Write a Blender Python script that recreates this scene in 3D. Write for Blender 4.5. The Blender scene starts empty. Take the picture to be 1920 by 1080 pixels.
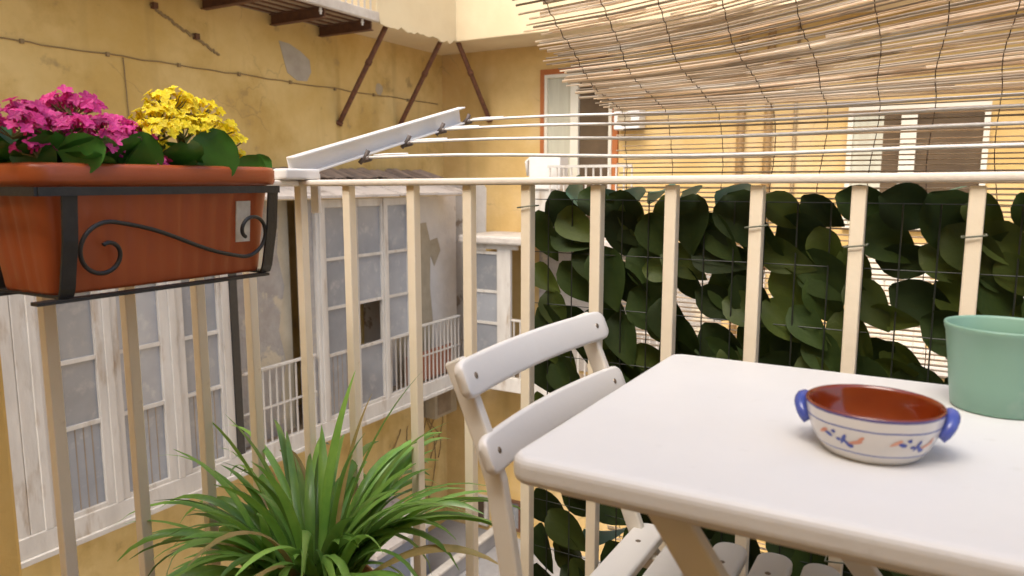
import bpy, math, random
from mathutils import Vector, Matrix, Euler
R = math.radians
rnd = random.Random(7)
scene = bpy.context.scene
col = scene.collection

# ------------------------------------------------------------------ camera
CAM_H = 1.0
cam_d = bpy.data.cameras.new('camera')
cam = bpy.data.objects.new('camera', cam_d)
col.objects.link(cam)
cam_d.sensor_width = 36.0
cam_d.lens = 36.0 * 1400 / 1920
cam_d.clip_start = 0.02
cam_d.clip_end = 500
cam.location = (0, 0, CAM_H)
cam.rotation_euler = (R(90 - 8.05), 0, R(30))
cam_d.dof.use_dof = True
cam_d.dof.focus_distance = 1.7
cam_d.dof.aperture_fstop = 7.0
scene.camera = cam

# ------------------------------------------------------------------ sky, sun, exposure
SUN_EL, SUN_AZ = 56, 186        # azimuth measured clockwise from +Y
world = bpy.data.worlds.new('World')
scene.world = world
world.use_nodes = True
wn = world.node_tree
bg = wn.nodes['Background']
sky = wn.nodes.new('ShaderNodeTexSky')
sky.sky_type = 'NISHITA'
sky.sun_disc = False
sky.sun_elevation = R(SUN_EL)
sky.sun_rotation = R(SUN_AZ)
sky.air_density = 1.0
sky.dust_density = 4.0
sky.ozone_density = 0.6
wn.links.new(sky.outputs[0], bg.inputs[0])
bg.inputs[1].default_value = 0.15
sun_d = bpy.data.lights.new('sun', 'SUN')
sun_d.energy = 1.5
sun_d.angle = R(40)
sun_d.color = (1.0, 0.955, 0.88)
sun = bpy.data.objects.new('sun', sun_d)
col.objects.link(sun)
az, el = R(SUN_AZ), R(SUN_EL)
sdir = Vector((math.sin(az) * math.cos(el), math.cos(az) * math.cos(el), math.sin(el)))
sun.rotation_euler = sdir.to_track_quat('Z', 'Y').to_euler()
sun.location = sdir * 30
scene.view_settings.view_transform = 'Standard'
scene.view_settings.look = 'None'
scene.view_settings.exposure = 1.2
scene.view_settings.gamma = 1.0
scene.view_settings.use_curve_mapping = False
scene.render.engine = 'CYCLES'
scene.cycles.max_bounces = 8
scene.cycles.diffuse_bounces = 5
scene.cycles.transparent_max_bounces = 16


# ------------------------------------------------------------------ materials
def mat(name, c1, c2=None, scale=8.0, rough=0.6, bump=0.0, bump_scale=None, metal=0.0, stretch=(1, 1, 1),
        c3=None, c3_scale=2.0, c3_lo=0.55, c3_hi=0.7, trans=0.0, coat=0.0, detail=6, spec=0.5, lo=0.35, hi=0.65,
        c4=None, c4_scale=9.0, c4_lo=0.62, c4_hi=0.66, objvar=0.0):
    m = bpy.data.materials.new(name)
    m.use_nodes = True
    nt = m.node_tree
    b = nt.nodes['Principled BSDF']
    b.inputs['Roughness'].default_value = rough
    b.inputs['Metallic'].default_value = metal
    b.inputs['Specular IOR Level'].default_value = spec
    b.inputs['Coat Weight'].default_value = coat
    tc = nt.nodes.new('ShaderNodeTexCoord')
    mp = nt.nodes.new('ShaderNodeMapping')
    mp.inputs['Scale'].default_value = stretch
    nt.links.new(tc.outputs['Object'], mp.inputs['Vector'])

    def noise(sc, det):
        n = nt.nodes.new('ShaderNodeTexNoise')
        n.inputs['Scale'].default_value = sc
        n.inputs['Detail'].default_value = det
        n.inputs['Roughness'].default_value = 0.6
        nt.links.new(mp.outputs[0], n.inputs['Vector'])
        return n

    def ramp(src, a, z):
        mr = nt.nodes.new('ShaderNodeMapRange')
        mr.inputs['From Min'].default_value = a
        mr.inputs['From Max'].default_value = z
        nt.links.new(src, mr.inputs['Value'])
        return mr.outputs[0]

    def mix(fac, a, c):
        mx = nt.nodes.new('ShaderNodeMix')
        mx.data_type = 'RGBA'
        nt.links.new(fac, mx.inputs[0])
        if isinstance(a, tuple):
            mx.inputs[6].default_value = (*a, 1)
        else:
            nt.links.new(a, mx.inputs[6])
        mx.inputs[7].default_value = (*c, 1)
        return mx.outputs[2]
    out = None
    if c2 is None:
        c2 = tuple(x * 0.82 for x in c1)
    n1 = noise(scale, detail)
    out = mix(ramp(n1.outputs['Fac'], lo, hi), c1, c2)
    if c3:
        n3 = noise(c3_scale, 8)
        out = mix(ramp(n3.outputs['Fac'], c3_lo, c3_hi), out, c3)
    if c4:
        n4 = noise(c4_scale, 10)
        out = mix(ramp(n4.outputs['Fac'], c4_lo, c4_hi), out, c4)
    if objvar:
        oi = nt.nodes.new('ShaderNodeObjectInfo')
        hs = nt.nodes.new('ShaderNodeHueSaturation')
        mr = nt.nodes.new('ShaderNodeMapRange')
        mr.inputs['To Min'].default_value = 1 - objvar
        mr.inputs['To Max'].default_value = 1 + objvar
        nt.links.new(oi.outputs['Random'], mr.inputs['Value'])
        nt.links.new(mr.outputs[0], hs.inputs['Value'])
        nt.links.new(out, hs.inputs['Color'])
        out = hs.outputs[0]
    nt.links.new(out, b.inputs['Base Color'])
    if bump:
        nb = noise(bump_scale or scale * 3, 8)
        bp = nt.nodes.new('ShaderNodeBump')
        bp.inputs['Strength'].default_value = bump
        bp.inputs['Distance'].default_value = 0.02
        nt.links.new(nb.outputs['Fac'], bp.inputs['Height'])
        nt.links.new(bp.outputs[0], b.inputs['Normal'])
    if trans:
        tr = nt.nodes.new('ShaderNodeBsdfTranslucent')
        nt.links.new(out, tr.inputs['Color'])
        ms = nt.nodes.new('ShaderNodeMixShader')
        ms.inputs[0].default_value = trans
        nt.links.new(b.outputs[0], ms.inputs[1])
        nt.links.new(tr.outputs[0], ms.inputs[2])
        nt.links.new(ms.outputs[0], nt.nodes['Material Output'].inputs['Surface'])
    return m


M = {}
M['ochre'] = mat('ochre_plaster', (0.74, 0.55, 0.235), (0.58, 0.385, 0.115), scale=0.7, rough=0.9, bump=0.35, bump_scale=14,
                 c3=(0.50, 0.32, 0.085), c3_scale=1.6, c3_lo=0.50, c3_hi=0.72, c4=(0.38, 0.27, 0.12), c4_scale=3.2, c4_lo=0.62, c4_hi=0.74)
M['ochre_far'] = mat('ochre_plaster_far', (0.68, 0.475, 0.19), (0.55, 0.355, 0.12), scale=1.2, rough=0.9, bump=0.25, bump_scale=18,
                     c3=(0.66, 0.48, 0.24), c3_scale=0.8, c3_lo=0.5, c3_hi=0.7)
M['cream'] = mat('cream_render', (0.74, 0.62, 0.40), (0.68, 0.55, 0.34), scale=1.5, rough=0.85, bump=0.1, bump_scale=30)
M['grey_plaster'] = mat('grey_rough_plaster', (0.42, 0.38, 0.33), (0.34, 0.30, 0.26), scale=5, rough=0.95, bump=1.0, bump_scale=22,
                        c3=(0.56, 0.48, 0.34), c3_scale=2.4, c3_lo=0.55, c3_hi=0.6)
M['peel_plaster'] = mat('peeling_white_plaster', (0.72, 0.67, 0.60), (0.64, 0.59, 0.52), scale=3, rough=0.95, bump=0.5, bump_scale=12,
                        c3=(0.40, 0.32, 0.24), c3_scale=1.3, c3_lo=0.58, c3_hi=0.60)
M['cream_old'] = mat('old_cream_plaster', (0.60, 0.50, 0.34), (0.50, 0.41, 0.27), scale=3, rough=0.95, bump=0.5, bump_scale=15)
M['bare_plaster'] = mat('bare_mortar', (0.40, 0.33, 0.22), (0.46, 0.38, 0.26), scale=6, rough=0.95, bump=0.7, bump_scale=25)
M['grey_mortar'] = mat('grey_mortar', (0.46, 0.41, 0.33), (0.38, 0.33, 0.26), scale=4, rough=0.95, bump=0.5, bump_scale=25)
M['dry_blade'] = mat('dry_leaf', (0.34, 0.25, 0.10), (0.24, 0.20, 0.06), scale=12, rough=0.6, trans=0.2)
M['old_white'] = mat('old_white_wood', (0.60, 0.56, 0.495), (0.50, 0.46, 0.40), scale=6, rough=0.6, bump=0.2, bump_scale=40, stretch=(1, 1, 0.25),
                     c3=(0.36, 0.28, 0.20), c3_scale=7, c3_lo=0.56, c3_hi=0.72)
M['slab_stone'] = mat('slab_stone', (0.62, 0.57, 0.50), (0.48, 0.42, 0.36), scale=4, rough=0.85, bump=0.4, bump_scale=20)
M['under_boards'] = mat('underside_boards', (0.34, 0.26, 0.17), (0.25, 0.18, 0.11), scale=5, rough=0.9, bump=0.3)
M['frosted'] = mat('frosted_pane', (0.30, 0.305, 0.31), (0.235, 0.24, 0.25), scale=1.4, rough=0.14, objvar=0.28, bump=0.12, bump_scale=2.5,
                   c3=(0.38, 0.37, 0.35), c3_scale=6, c3_lo=0.55, c3_hi=0.75)
M['dark_glass'] = mat('dark_glass', (0.08, 0.055, 0.035), (0.13, 0.09, 0.055), scale=1.5, rough=0.12)
M['curtain'] = mat('pale_curtain', (0.52, 0.50, 0.38), (0.46, 0.43, 0.32), scale=4, rough=0.8, stretch=(6, 6, 0.4))
M['pvc'] = mat('white_window_frame', (0.70, 0.65, 0.53), (0.64, 0.59, 0.47), scale=3, rough=0.4)
M['orange'] = mat('orange_surround', (0.42, 0.13, 0.03), (0.36, 0.11, 0.025), scale=4, rough=0.7)
M['brown_iron'] = mat('brown_iron', (0.10, 0.045, 0.025), (0.16, 0.07, 0.03), scale=12, rough=0.75, bump=0.3, bump_scale=60)
M['rust'] = mat('rusty_iron', (0.19, 0.075, 0.03), (0.11, 0.045, 0.025), scale=18, rough=0.85, bump=0.4, bump_scale=70)
M['black_iron'] = mat('black_iron', (0.02, 0.02, 0.02), (0.03, 0.03, 0.03), scale=30, rough=0.42, bump=0.1)
M['sheet_roof'] = mat('pale_roof_sheet', (0.58, 0.52, 0.46), (0.48, 0.43, 0.38), scale=3, rough=0.8, bump=0.4, bump_scale=20,
                      c3=(0.30, 0.25, 0.21), c3_scale=4, c3_lo=0.58, c3_hi=0.68)
M['tile'] = mat('old_tile', (0.38, 0.29, 0.22), (0.24, 0.18, 0.14), scale=6, rough=0.9, bump=0.4, objvar=0.3)
M['cable'] = mat('dusty_cable', (0.25, 0.17, 0.08), (0.32, 0.22, 0.10), scale=20, rough=0.8)
M['pipe_paint'] = mat('ochre_pipe_paint', (0.36, 0.22, 0.08), (0.30, 0.17, 0.06), scale=6, rough=0.6)
M['porcelain'] = mat('porcelain', (0.75, 0.72, 0.66), rough=0.25)
M['white_plastic'] = mat('white_plastic', (0.76, 0.74, 0.69), (0.70, 0.67, 0.62), scale=4, rough=0.45)
M['concrete'] = mat('grey_concrete', (0.34, 0.33, 0.32), (0.27, 0.26, 0.25), scale=2.5, rough=0.9, bump=0.4, bump_scale=15)
M['bluegrey'] = mat('bluegrey_paint', (0.16, 0.18, 0.22), (0.20, 0.22, 0.26), scale=3, rough=0.6)
M['rail'] = mat('cream_rail_paint', (0.80, 0.71, 0.56), (0.76, 0.67, 0.51), scale=9, rough=0.42, bump=0.06, bump_scale=60,
                c3=(0.60, 0.49, 0.35), c3_scale=14, c3_lo=0.62, c3_hi=0.74, c4=(0.36, 0.19, 0.08), c4_scale=26, c4_lo=0.71, c4_hi=0.75)
M['toprail'] = mat('top_rail_paint', (0.74, 0.68, 0.60), (0.69, 0.62, 0.53), scale=9, rough=0.38, bump=0.06, bump_scale=60,
                   c3=(0.5, 0.36, 0.24), c3_scale=16, c3_lo=0.70, c3_hi=0.78)
M['white_paint'] = mat('white_lacquer', (0.78, 0.765, 0.735), (0.74, 0.72, 0.69), scale=3, rough=0.38, bump=0.02, bump_scale=80)
M['table_paint'] = mat('table_lacquer', (0.705, 0.695, 0.68), (0.66, 0.65, 0.635), scale=3, rough=0.45, bump=0.05, bump_scale=90, c3=(0.60, 0.585, 0.56), c3_scale=30, c3_lo=0.64, c3_hi=0.8)
M['frame_paint'] = mat('furniture_frame_paint', (0.74, 0.70, 0.63), (0.70, 0.66, 0.58), scale=4, rough=0.42)
M['screw'] = mat('screw_metal', (0.30, 0.24, 0.18), rough=0.35, metal=0.8)
M['rack'] = mat('rack_enamel', (0.78, 0.77, 0.76), (0.73, 0.72, 0.70), scale=5, rough=0.32)
M['rack_dark'] = mat('rack_clip', (0.10, 0.08, 0.07), (0.16, 0.12, 0.10), scale=30, rough=0.6)
M['terracotta_plastic'] = mat('terracotta_plastic', (0.42, 0.095, 0.026), (0.35, 0.072, 0.018), scale=4, rough=0.36, bump=0.05, bump_scale=40,
                              stretch=(1, 1, 0.4))
M['soil'] = mat('dark_soil', (0.03, 0.02, 0.014), (0.05, 0.035, 0.02), scale=30, rough=1.0, bump=0.8)
M['terracotta'] = mat('clay_pot', (0.36, 0.14, 0.07), (0.30, 0.11, 0.055), scale=8, rough=0.8, bump=0.1)
M['pink'] = mat('pink_petal', (0.72, 0.045, 0.30), (0.60, 0.03, 0.22), scale=60, rough=0.55, trans=0.3, objvar=0.25)
M['yellow'] = mat('yellow_petal', (0.90, 0.76, 0.012), (0.86, 0.66, 0.008), scale=60, rough=0.55, trans=0.3, objvar=0.15)
M['bud'] = mat('green_stem', (0.10, 0.14, 0.03), (0.16, 0.10, 0.03), scale=40, rough=0.6)
M['kleaf'] = mat('kalanchoe_leaf', (0.05, 0.17, 0.02), (0.032, 0.11, 0.015), scale=14, rough=0.33, trans=0.12, objvar=0.3)
M['blade'] = mat('strap_leaf', (0.22, 0.40, 0.08), (0.13, 0.29, 0.05), scale=9, rough=0.32, trans=0.28, objvar=0.4, stretch=(1, 1, 1))
M['ivy'] = mat('artificial_leaf', (0.030, 0.050, 0.009), (0.018, 0.034, 0.007), scale=12, rough=0.6, spec=0.22, trans=0.14, objvar=0.4, bump=0.1, bump_scale=50)
M['ivy_pale'] = mat('artificial_leaf_olive', (0.062, 0.085, 0.014), (0.042, 0.062, 0.010), scale=12, rough=0.55, spec=0.25, trans=0.2, objvar=0.35, bump=0.1, bump_scale=50)
M['sheen_leaf'] = mat('artificial_leaf_sheen', (0.10, 0.22, 0.15), (0.07, 0.17, 0.11), scale=16, rough=0.4, trans=0.1, objvar=0.2)  # teal sheen of lit, flat-lying leaf tops put into the leaf colour
M['mesh_wire'] = mat('trellis_wire', (0.012, 0.016, 0.012), rough=0.5)
M['tie'] = mat('green_tie', (0.16, 0.17, 0.12), rough=0.6)
M['reed'] = mat('reed_cane', (0.75, 0.65, 0.52), (0.60, 0.49, 0.37), scale=20, rough=0.6, objvar=0.35, stretch=(0.35, 3, 3), trans=0.6,
                c3=(0.77, 0.70, 0.60), c3_scale=7, c3_lo=0.5, c3_hi=0.62, c4=(0.22, 0.13, 0.08), c4_scale=12, c4_lo=0.66, c4_hi=0.72)
M['stitch'] = mat('stitch_wire', (0.09, 0.055, 0.035), rough=0.7)
M['mint'] = mat('mint_glaze', (0.22, 0.38, 0.295), (0.20, 0.355, 0.27), scale=3, rough=0.4, c3=(0.27, 0.40, 0.32), c3_scale=14, c3_lo=0.6, c3_hi=0.75)
M['glaze_in'] = mat('brown_glaze', (0.21, 0.032, 0.006), (0.15, 0.020, 0.005), scale=8, rough=0.16, coat=0.4)
M['glaze_blue'] = mat('blue_glaze', (0.045, 0.07, 0.30), (0.09, 0.12, 0.42), scale=30, rough=0.2)
M['glaze_blush'] = mat('salmon_glaze', (0.62, 0.24, 0.14), (0.70, 0.36, 0.25), scale=60, rough=0.3)
M['floor_tile'] = mat('balcony_tile', (0.34, 0.22, 0.14), (0.28, 0.18, 0.11), scale=3, rough=0.6)
M['grout'] = mat('floor_grout', (0.30, 0.28, 0.25), rough=0.9)
M['label'] = mat('paper_label', (0.70, 0.66, 0.56), (0.55, 0.50, 0.42), scale=40, rough=0.7)


def weather(m, crack=(0.20, 0.14, 0.07), streak=(0.46, 0.31, 0.10)):
    """hairline cracks and water runs on a plastered wall"""
    nt = m.node_tree
    b = nt.nodes['Principled BSDF']
    prev = b.inputs['Base Color'].links[0].from_socket
    tc = nt.nodes.new('ShaderNodeTexCoord')
    mp = nt.nodes.new('ShaderNodeMapping')
    mp.inputs['Scale'].default_value = (4, 4, 0.35)
    nt.links.new(tc.outputs['Object'], mp.inputs[0])
    n1 = nt.nodes.new('ShaderNodeTexNoise')
    n1.inputs['Scale'].default_value = 1.0
    n1.inputs['Detail'].default_value = 5
    nt.links.new(mp.outputs[0], n1.inputs['Vector'])
    r1 = nt.nodes.new('ShaderNodeMapRange')
    r1.inputs['From Min'].default_value = 0.56
    r1.inputs['From Max'].default_value = 0.75
    r1.inputs['To Max'].default_value = 0.55
    nt.links.new(n1.outputs['Fac'], r1.inputs['Value'])
    n2 = nt.nodes.new('ShaderNodeTexNoise')
    n2.inputs['Scale'].default_value = 2.2
    n2.inputs['Detail'].default_value = 8
    nt.links.new(tc.outputs['Object'], n2.inputs['Vector'])
    mxv = nt.nodes.new('ShaderNodeMix')
    mxv.data_type = 'VECTOR'
    mxv.inputs[0].default_value = 0.35
    nt.links.new(tc.outputs['Object'], mxv.inputs[4])
    nt.links.new(n2.outputs['Color'], mxv.inputs[5])
    vo = nt.nodes.new('ShaderNodeTexVoronoi')
    vo.feature = 'DISTANCE_TO_EDGE'
    vo.inputs['Scale'].default_value = 1.1
    nt.links.new(mxv.outputs[1], vo.inputs['Vector'])
    r2 = nt.nodes.new('ShaderNodeMapRange')
    r2.inputs['From Min'].default_value = 0.0
    r2.inputs['From Max'].default_value = 0.007
    r2.inputs['To Min'].default_value = 0.35
    r2.inputs['To Max'].default_value = 0.0
    nt.links.new(vo.outputs['Distance'], r2.inputs['Value'])
    n3 = nt.nodes.new('ShaderNodeTexNoise')
    n3.inputs['Scale'].default_value = 0.8
    nt.links.new(tc.outputs['Object'], n3.inputs['Vector'])
    r3 = nt.nodes.new('ShaderNodeMapRange')
    r3.inputs['From Min'].default_value = 0.52
    r3.inputs['From Max'].default_value = 0.58
    nt.links.new(n3.outputs['Fac'], r3.inputs['Value'])
    mu = nt.nodes.new('ShaderNodeMath')
    mu.operation = 'MULTIPLY'
    nt.links.new(r2.outputs[0], mu.inputs[0])
    nt.links.new(r3.outputs[0], mu.inputs[1])
    for f, c in ((r1.outputs[0], streak), (mu.outputs[0], crack)):
        mx = nt.nodes.new('ShaderNodeMix')
        mx.data_type = 'RGBA'
        nt.links.new(f, mx.inputs[0])
        nt.links.new(prev, mx.inputs[6])
        mx.inputs[7].default_value = (*c, 1)
        prev = mx.outputs[2]
    nt.links.new(prev, b.inputs['Base Color'])


weather(M['ochre'])
weather(M['ochre_far'])


def bowl_glaze():
    m = mat('white_glaze_banded', (0.72, 0.69, 0.66), (0.68, 0.65, 0.61), scale=6, rough=0.16)
    nt = m.node_tree
    b = nt.nodes['Principled BSDF']
    src = b.inputs['Base Color'].links[0].from_socket
    tc = nt.nodes.new('ShaderNodeTexCoord')
    sp = nt.nodes.new('ShaderNodeSeparateXYZ')
    nt.links.new(tc.outputs['Object'], sp.inputs[0])
    nz = nt.nodes.new('ShaderNodeTexNoise')
    nz.inputs['Scale'].default_value = 40
    nt.links.new(tc.outputs['Object'], nz.inputs['Vector'])
    ad = nt.nodes.new('ShaderNodeMath')
    ad.operation = 'MULTIPLY_ADD'
    ad.inputs[1].default_value = 0.0016
    nt.links.new(nz.outputs['Fac'], ad.inputs[0])
    nt.links.new(sp.outputs['Z'], ad.inputs[2])
    prev = src
    for z0, w, c in ((0.0345, 0.0008, (0.10, 0.13, 0.34)), (0.0100, 0.0008, (0.16, 0.20, 0.42)), (0.0465, 0.0022, (0.10, 0.08, 0.25))):
        s = nt.nodes.new('ShaderNodeMath')
        s.operation = 'COMPARE'
        s.inputs[1].default_value = z0 + 0.0008
        s.inputs[2].default_value = w
        nt.links.new(ad.outputs[0], s.inputs[0])
        mx = nt.nodes.new('ShaderNodeMix')
        mx.data_type = 'RGBA'
        mx.inputs[7].default_value = (*c, 1)
        nt.links.new(s.outputs[0], mx.inputs[0])
        nt.links.new(prev, mx.inputs[6])
        prev = mx.outputs[2]
    nt.links.new(prev, b.inputs['Base Color'])
    return m


M['glaze_white'] = bowl_glaze()


# ------------------------------------------------------------------ mesh helpers
class MB:
    def __init__(s):
        s.v, s.f = [], []

    def add(s, vs, fs):
        o = len(s.v)
        s.v += [tuple(v) for v in vs]
        s.f += [tuple(i + o for i in f) for f in fs]
        return s

    def box(s, x0, x1, y0, y1, z0, z1):
        v = [(x, y, z) for x in (x0, x1) for y in (y0, y1) for z in (z0, z1)]
        return s.add(v, [(0, 1, 3, 2), (4, 6, 7, 5), (0, 4, 5, 1), (2, 3, 7, 6), (0, 2, 6, 4), (1, 5, 7, 3)])

    def bar(s, a, b, w, h, upv=(0, 0, 1)):
        a, b = Vector(a), Vector(b)
        d = (b - a).normalized()
        u = Vector(upv)
        sx = d.cross(u)
        if sx.length < 1e-4:
            sx = d.cross(Vector((1, 0, 0)))
        sx.normalize()
        u = sx.cross(d)
        v = [p + sx * (i * w / 2) + u * (j * h / 2) for p in (a, b) for i, j in ((-1, -1), (1, -1), (1, 1), (-1, 1))]
        return s.add(v, [(3, 2, 1, 0), (4, 5, 6, 7), (0, 1, 5, 4), (1, 2, 6, 5), (2, 3, 7, 6), (3, 0, 4, 7)])

    def tube(s, pts, r, n=8, cap=True):
        pts = [Vector(p) for p in pts]
        rs = r if isinstance(r, (list, tuple)) else [r] * len(pts)
        vs, fs = [], []
        ref = None
        for i, p in enumerate(pts):
            d = (pts[min(i + 1, len(pts) - 1)] - pts[max(i - 1, 0)]).normalized()
            if ref is None:
                ref = Vector((0, 0, 1)) if abs(d.z) < 0.9 else Vector((1, 0, 0))
            a = d.cross(ref).normalized()
            b = a.cross(d).normalized()
            ref = b
            for k in range(n):
                t = 2 * math.pi * k / n
                vs.append(p + (a * math.cos(t) + b * math.sin(t)) * rs[i])
        for i in range(len(pts) - 1):
            for k in range(n):
                fs.append((i * n + k, i * n + (k + 1) % n, (i + 1) * n + (k + 1) % n, (i + 1) * n + k))
        if cap:
            fs.append(tuple(range(n - 1, -1, -1)))
            fs.append(tuple((len(pts) - 1) * n + k for k in range(n)))
        return s.add(vs, fs)

    def ribbon(s, pts, w, h, side):
        """flat strip of rectangular section swept along pts; side = fixed width direction"""
        pts = [Vector(p) for p in pts]
        side = Vector(side).normalized()
        vs, fs = [], []
        for i, p in enumerate(pts):
            d = (pts[min(i + 1, len(pts) - 1)] - pts[max(i - 1, 0)]).normalized()
            nrm = d.cross(side).normalized()
            for a, b in ((-1, -1), (1, -1), (1, 1), (-1, 1)):
                vs.append(p + side * (a * w / 2) + nrm * (b * h / 2))
        for i in range(len(pts) - 1):
            for k in range(4):
                fs.append((i * 4 + k, i * 4 + (k + 1) % 4, (i + 1) * 4 + (k + 1) % 4, (i + 1) * 4 + k))
        n = len(pts)
        fs += [(3, 2, 1, 0), ((n - 1) * 4, (n - 1) * 4 + 1, (n - 1) * 4 + 2, (n - 1) * 4 + 3)]
        return s.add(vs, fs)

    def lathe(s, prof, n=48, c=(0, 0, 0), closed=False):
        vs, fs = [], []
        m = len(prof)
        for r, z in prof:
            for k in range(n):
                t = 2 * math.pi * k / n
                vs.append((c[0] + r * math.cos(t), c[1] + r * math.sin(t), c[2] + z))
        for i in range(m - 1):
            for k in range(n):
                fs.append((i * n + k, i * n + (k + 1) % n, (i + 1) * n + (k + 1) % n, (i + 1) * n + k))
        return s.add(vs, fs)

    def prism(s, poly, ax, a, b):
        """extrude a 2-D polygon along an axis from a to b"""
        n = len(poly)
        ix = 'XYZ'.index(ax)

        def mk(p, t):
            q = [p[0], p[1]]
            q.insert(ix, t)
            return q
        vs = [mk(p, a) for p in poly] + [mk(p, b) for p in poly]
        fs = [tuple(range(n)), tuple(range(2 * n - 1, n - 1, -1))]
        fs += [(i, i + n, (i + 1) % n + n, (i + 1) % n) for i in range(n)]
        return s.add(vs, fs)

    def mesh(s, name, m, smooth=False):
        me = bpy.data.meshes.new(name)
        me.from_pydata(s.v, [], s.f)
        me.materials.append(M[m] if isinstance(m, str) else m)
        import bmesh
        bm = bmesh.new()
        bm.from_mesh(me)
        bmesh.ops.recalc_face_normals(bm, faces=bm.faces)
        bm.to_mesh(me)
        bm.free()
        if smooth:
            for p in me.polygons:
                p.use_smooth = True
        return me

    def build(s, name, m, parent=None, smooth=False, bevel=0.0, seg=2, mtx=None):
        return place(name, s.mesh(name, m, smooth), parent, mtx, bevel, seg)


def place(name, me, parent=None, mtx=None, bevel=0.0, seg=2):
    o = bpy.data.objects.new(name, me)
    col.objects.link(o)
    if mtx is not None:
        o.matrix_basis = mtx
    if parent is not None:
        o.parent = parent
        if parent.type == 'EMPTY':
            o.matrix_parent_inverse = Matrix.Translation(-Vector(parent.location))
    if bevel:
        b = o.modifiers.new('bevel', 'BEVEL')
        b.width = bevel
        b.segments = seg
        b.limit_method = 'ANGLE'
        b.angle_limit = R(40)
    return o


def thing(name, label, cat, loc=(0, 0, 0), group=None):
    o = bpy.data.objects.new(name, None)
    col.objects.link(o)
    o.location = loc
    o.empty_display_size = 0.1
    o['label'] = label
    o['category'] = cat
    if group:
        o['group'] = group
    return o


def tag(o, label, cat, group=None):
    o['label'] = label
    o['category'] = cat
    if group:
        o['group'] = group
    return o


def structure(o):
    o['kind'] = 'structure'
    return o


def TRS(loc, rot=(0, 0, 0), sc=(1, 1, 1)):
    return Matrix.LocRotScale(Vector(loc), Euler(rot), Vector(sc))


def frame(loc, d, roll=0.0):
    q = Vector(d).normalized().to_track_quat('Z', 'Y')
    return Matrix.Translation(loc) @ q.to_matrix().to_4x4() @ Matrix.Rotation(roll, 4, 'Z')


def box(name, m, parent, x0, x1, y0, y1, z0, z1, bevel=0.0):
    return MB().box(x0, x1, y0, y1, z0, z1).build(name, m, parent, bevel=bevel)


# ================================================================== SETTING
WX = -7.30      # left facade plane
WY = 10.35      # far facade plane
GX = -6.40      # outer face of the gallery on the left facade
GY = 9.45       # outer face of the galleries on the far facade
GZ = -4.95      # courtyard level
structure(MB().box(-40, 40, -40, 60, GZ - 0.3, GZ).build('courtyard_ground', 'concrete'))

fl = structure(MB().box(-1.36, 2.4, -0.66, 1.33, -0.22, -0.012).build('balcony_floor', 'grout'))
tile_me = MB().box(-0.097, 0.097, -0.097, 0.097, -0.012, 0.0).mesh('tile', 'floor_tile')
for i in range(19):
    for j in range(10):
        place('tile', tile_me, fl, TRS((-1.26 + i * 0.2, -0.55 + j * 0.2, 0)))

# own house: wall behind the camera and the wing that shows as a strip at the left
own = thing('ochre_house', 'ochre plastered house wing whose corner edges the left of the railing', 'building', (-2.3, -0.8, GZ))
MB().box(-2.2, 3.2, -1.0, -0.68, GZ, 3.1).build('wall', 'ochre', own)
MB().box(-3.6, -2.2, -1.0, 1.03, GZ, 3.1).build('wing_wall', 'ochre', own, bevel=0.012)

# ------------------------------------------------------------------ left building
lb = thing('ochre_apartment_building', 'long ochre plastered building on the left with stained wall and cables', 'building', (WX, 4, GZ))
MB().box(WX - 0.4, WX, -1.5, WY + 0.4, GZ, 9).build('wall', 'ochre', lb)


def blob(cy, cz, ry, rz, n=18, rough=0.2, seed=1):
    r = random.Random(seed)
    return [(cy + ry * math.cos(2 * math.pi * k / n) * (1 - rough * r.random()), cz + rz * math.sin(2 * math.pi * k / n) * (1 - rough * r.random())) for k in range(n)]


MB().prism([(6.86, 2.74), (7.02, 2.73), (7.22, 2.66), (7.37, 2.57), (7.39, 2.42), (7.31, 2.30), (7.14, 2.29), (6.98, 2.37), (6.93, 2.52)],
           'X', WX, WX + 0.006).build('plaster_patch', 'grey_mortar', lb)
MB().prism(blob(8.75, 2.35, 0.09, 0.09, seed=4), 'X', WX, WX + 0.005).build('plaster_patch', 'bare_plaster', lb)
# wall under the verandas: grey plaster, peeled plaster
MB().prism([(5.29, -1.949), (6.08, -1.949), (6.02, -1.5), (6.12, -1.1), (6.03, -0.7), (6.14, -0.2), (6.05, 0.2), (6.1, 0.6), (6.03, 0.8), (5.29, 0.8)],
           'X', WX + 0.66, WX + 0.69).build('plaster_patch', 'grey_plaster', lb)
MB().box(WX + 0.001, WX + 0.66, 5.28, 6.26, -1.949, 0.8).build('pier', 'cream_old', lb)
MB().box(WX + 0.001, WX + 0.5, 8.28, 9.97, -1.949, 0.80).build('pier', 'peel_plaster', lb)
MB().prism([(8.4, 0.35), (9.16, 0.4), (9.26, 0.12), (9.45, 0.15), (9.53, -0.05), (9.36, -0.28), (9.26, -0.1), (9.24, -0.6), (9.3, -1.1), (9.2, -1.949), (8.4, -1.949)],
           'X', WX + 0.5, WX + 0.508).build('plaster_patch', 'bare_plaster', lb)


def cable(pts, r, parent, seed=0, sag=0.012, n=26):
    g = random.Random(seed)
    out = []
    for i in range(len(pts) - 1):
        a, b = Vector(pts[i]), Vector(pts[i + 1])
        for k in range(n):
            t = k / n
            out.append(a.lerp(b, t) + Vector((0, g.uniform(-1, 1) * sag * 0.3, g.uniform(-1, 1) * sag)))
    out.append(Vector(pts[-1]))
    return MB().tube(out, r, 6).build('cable', 'cable', parent, smooth=True)


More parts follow.
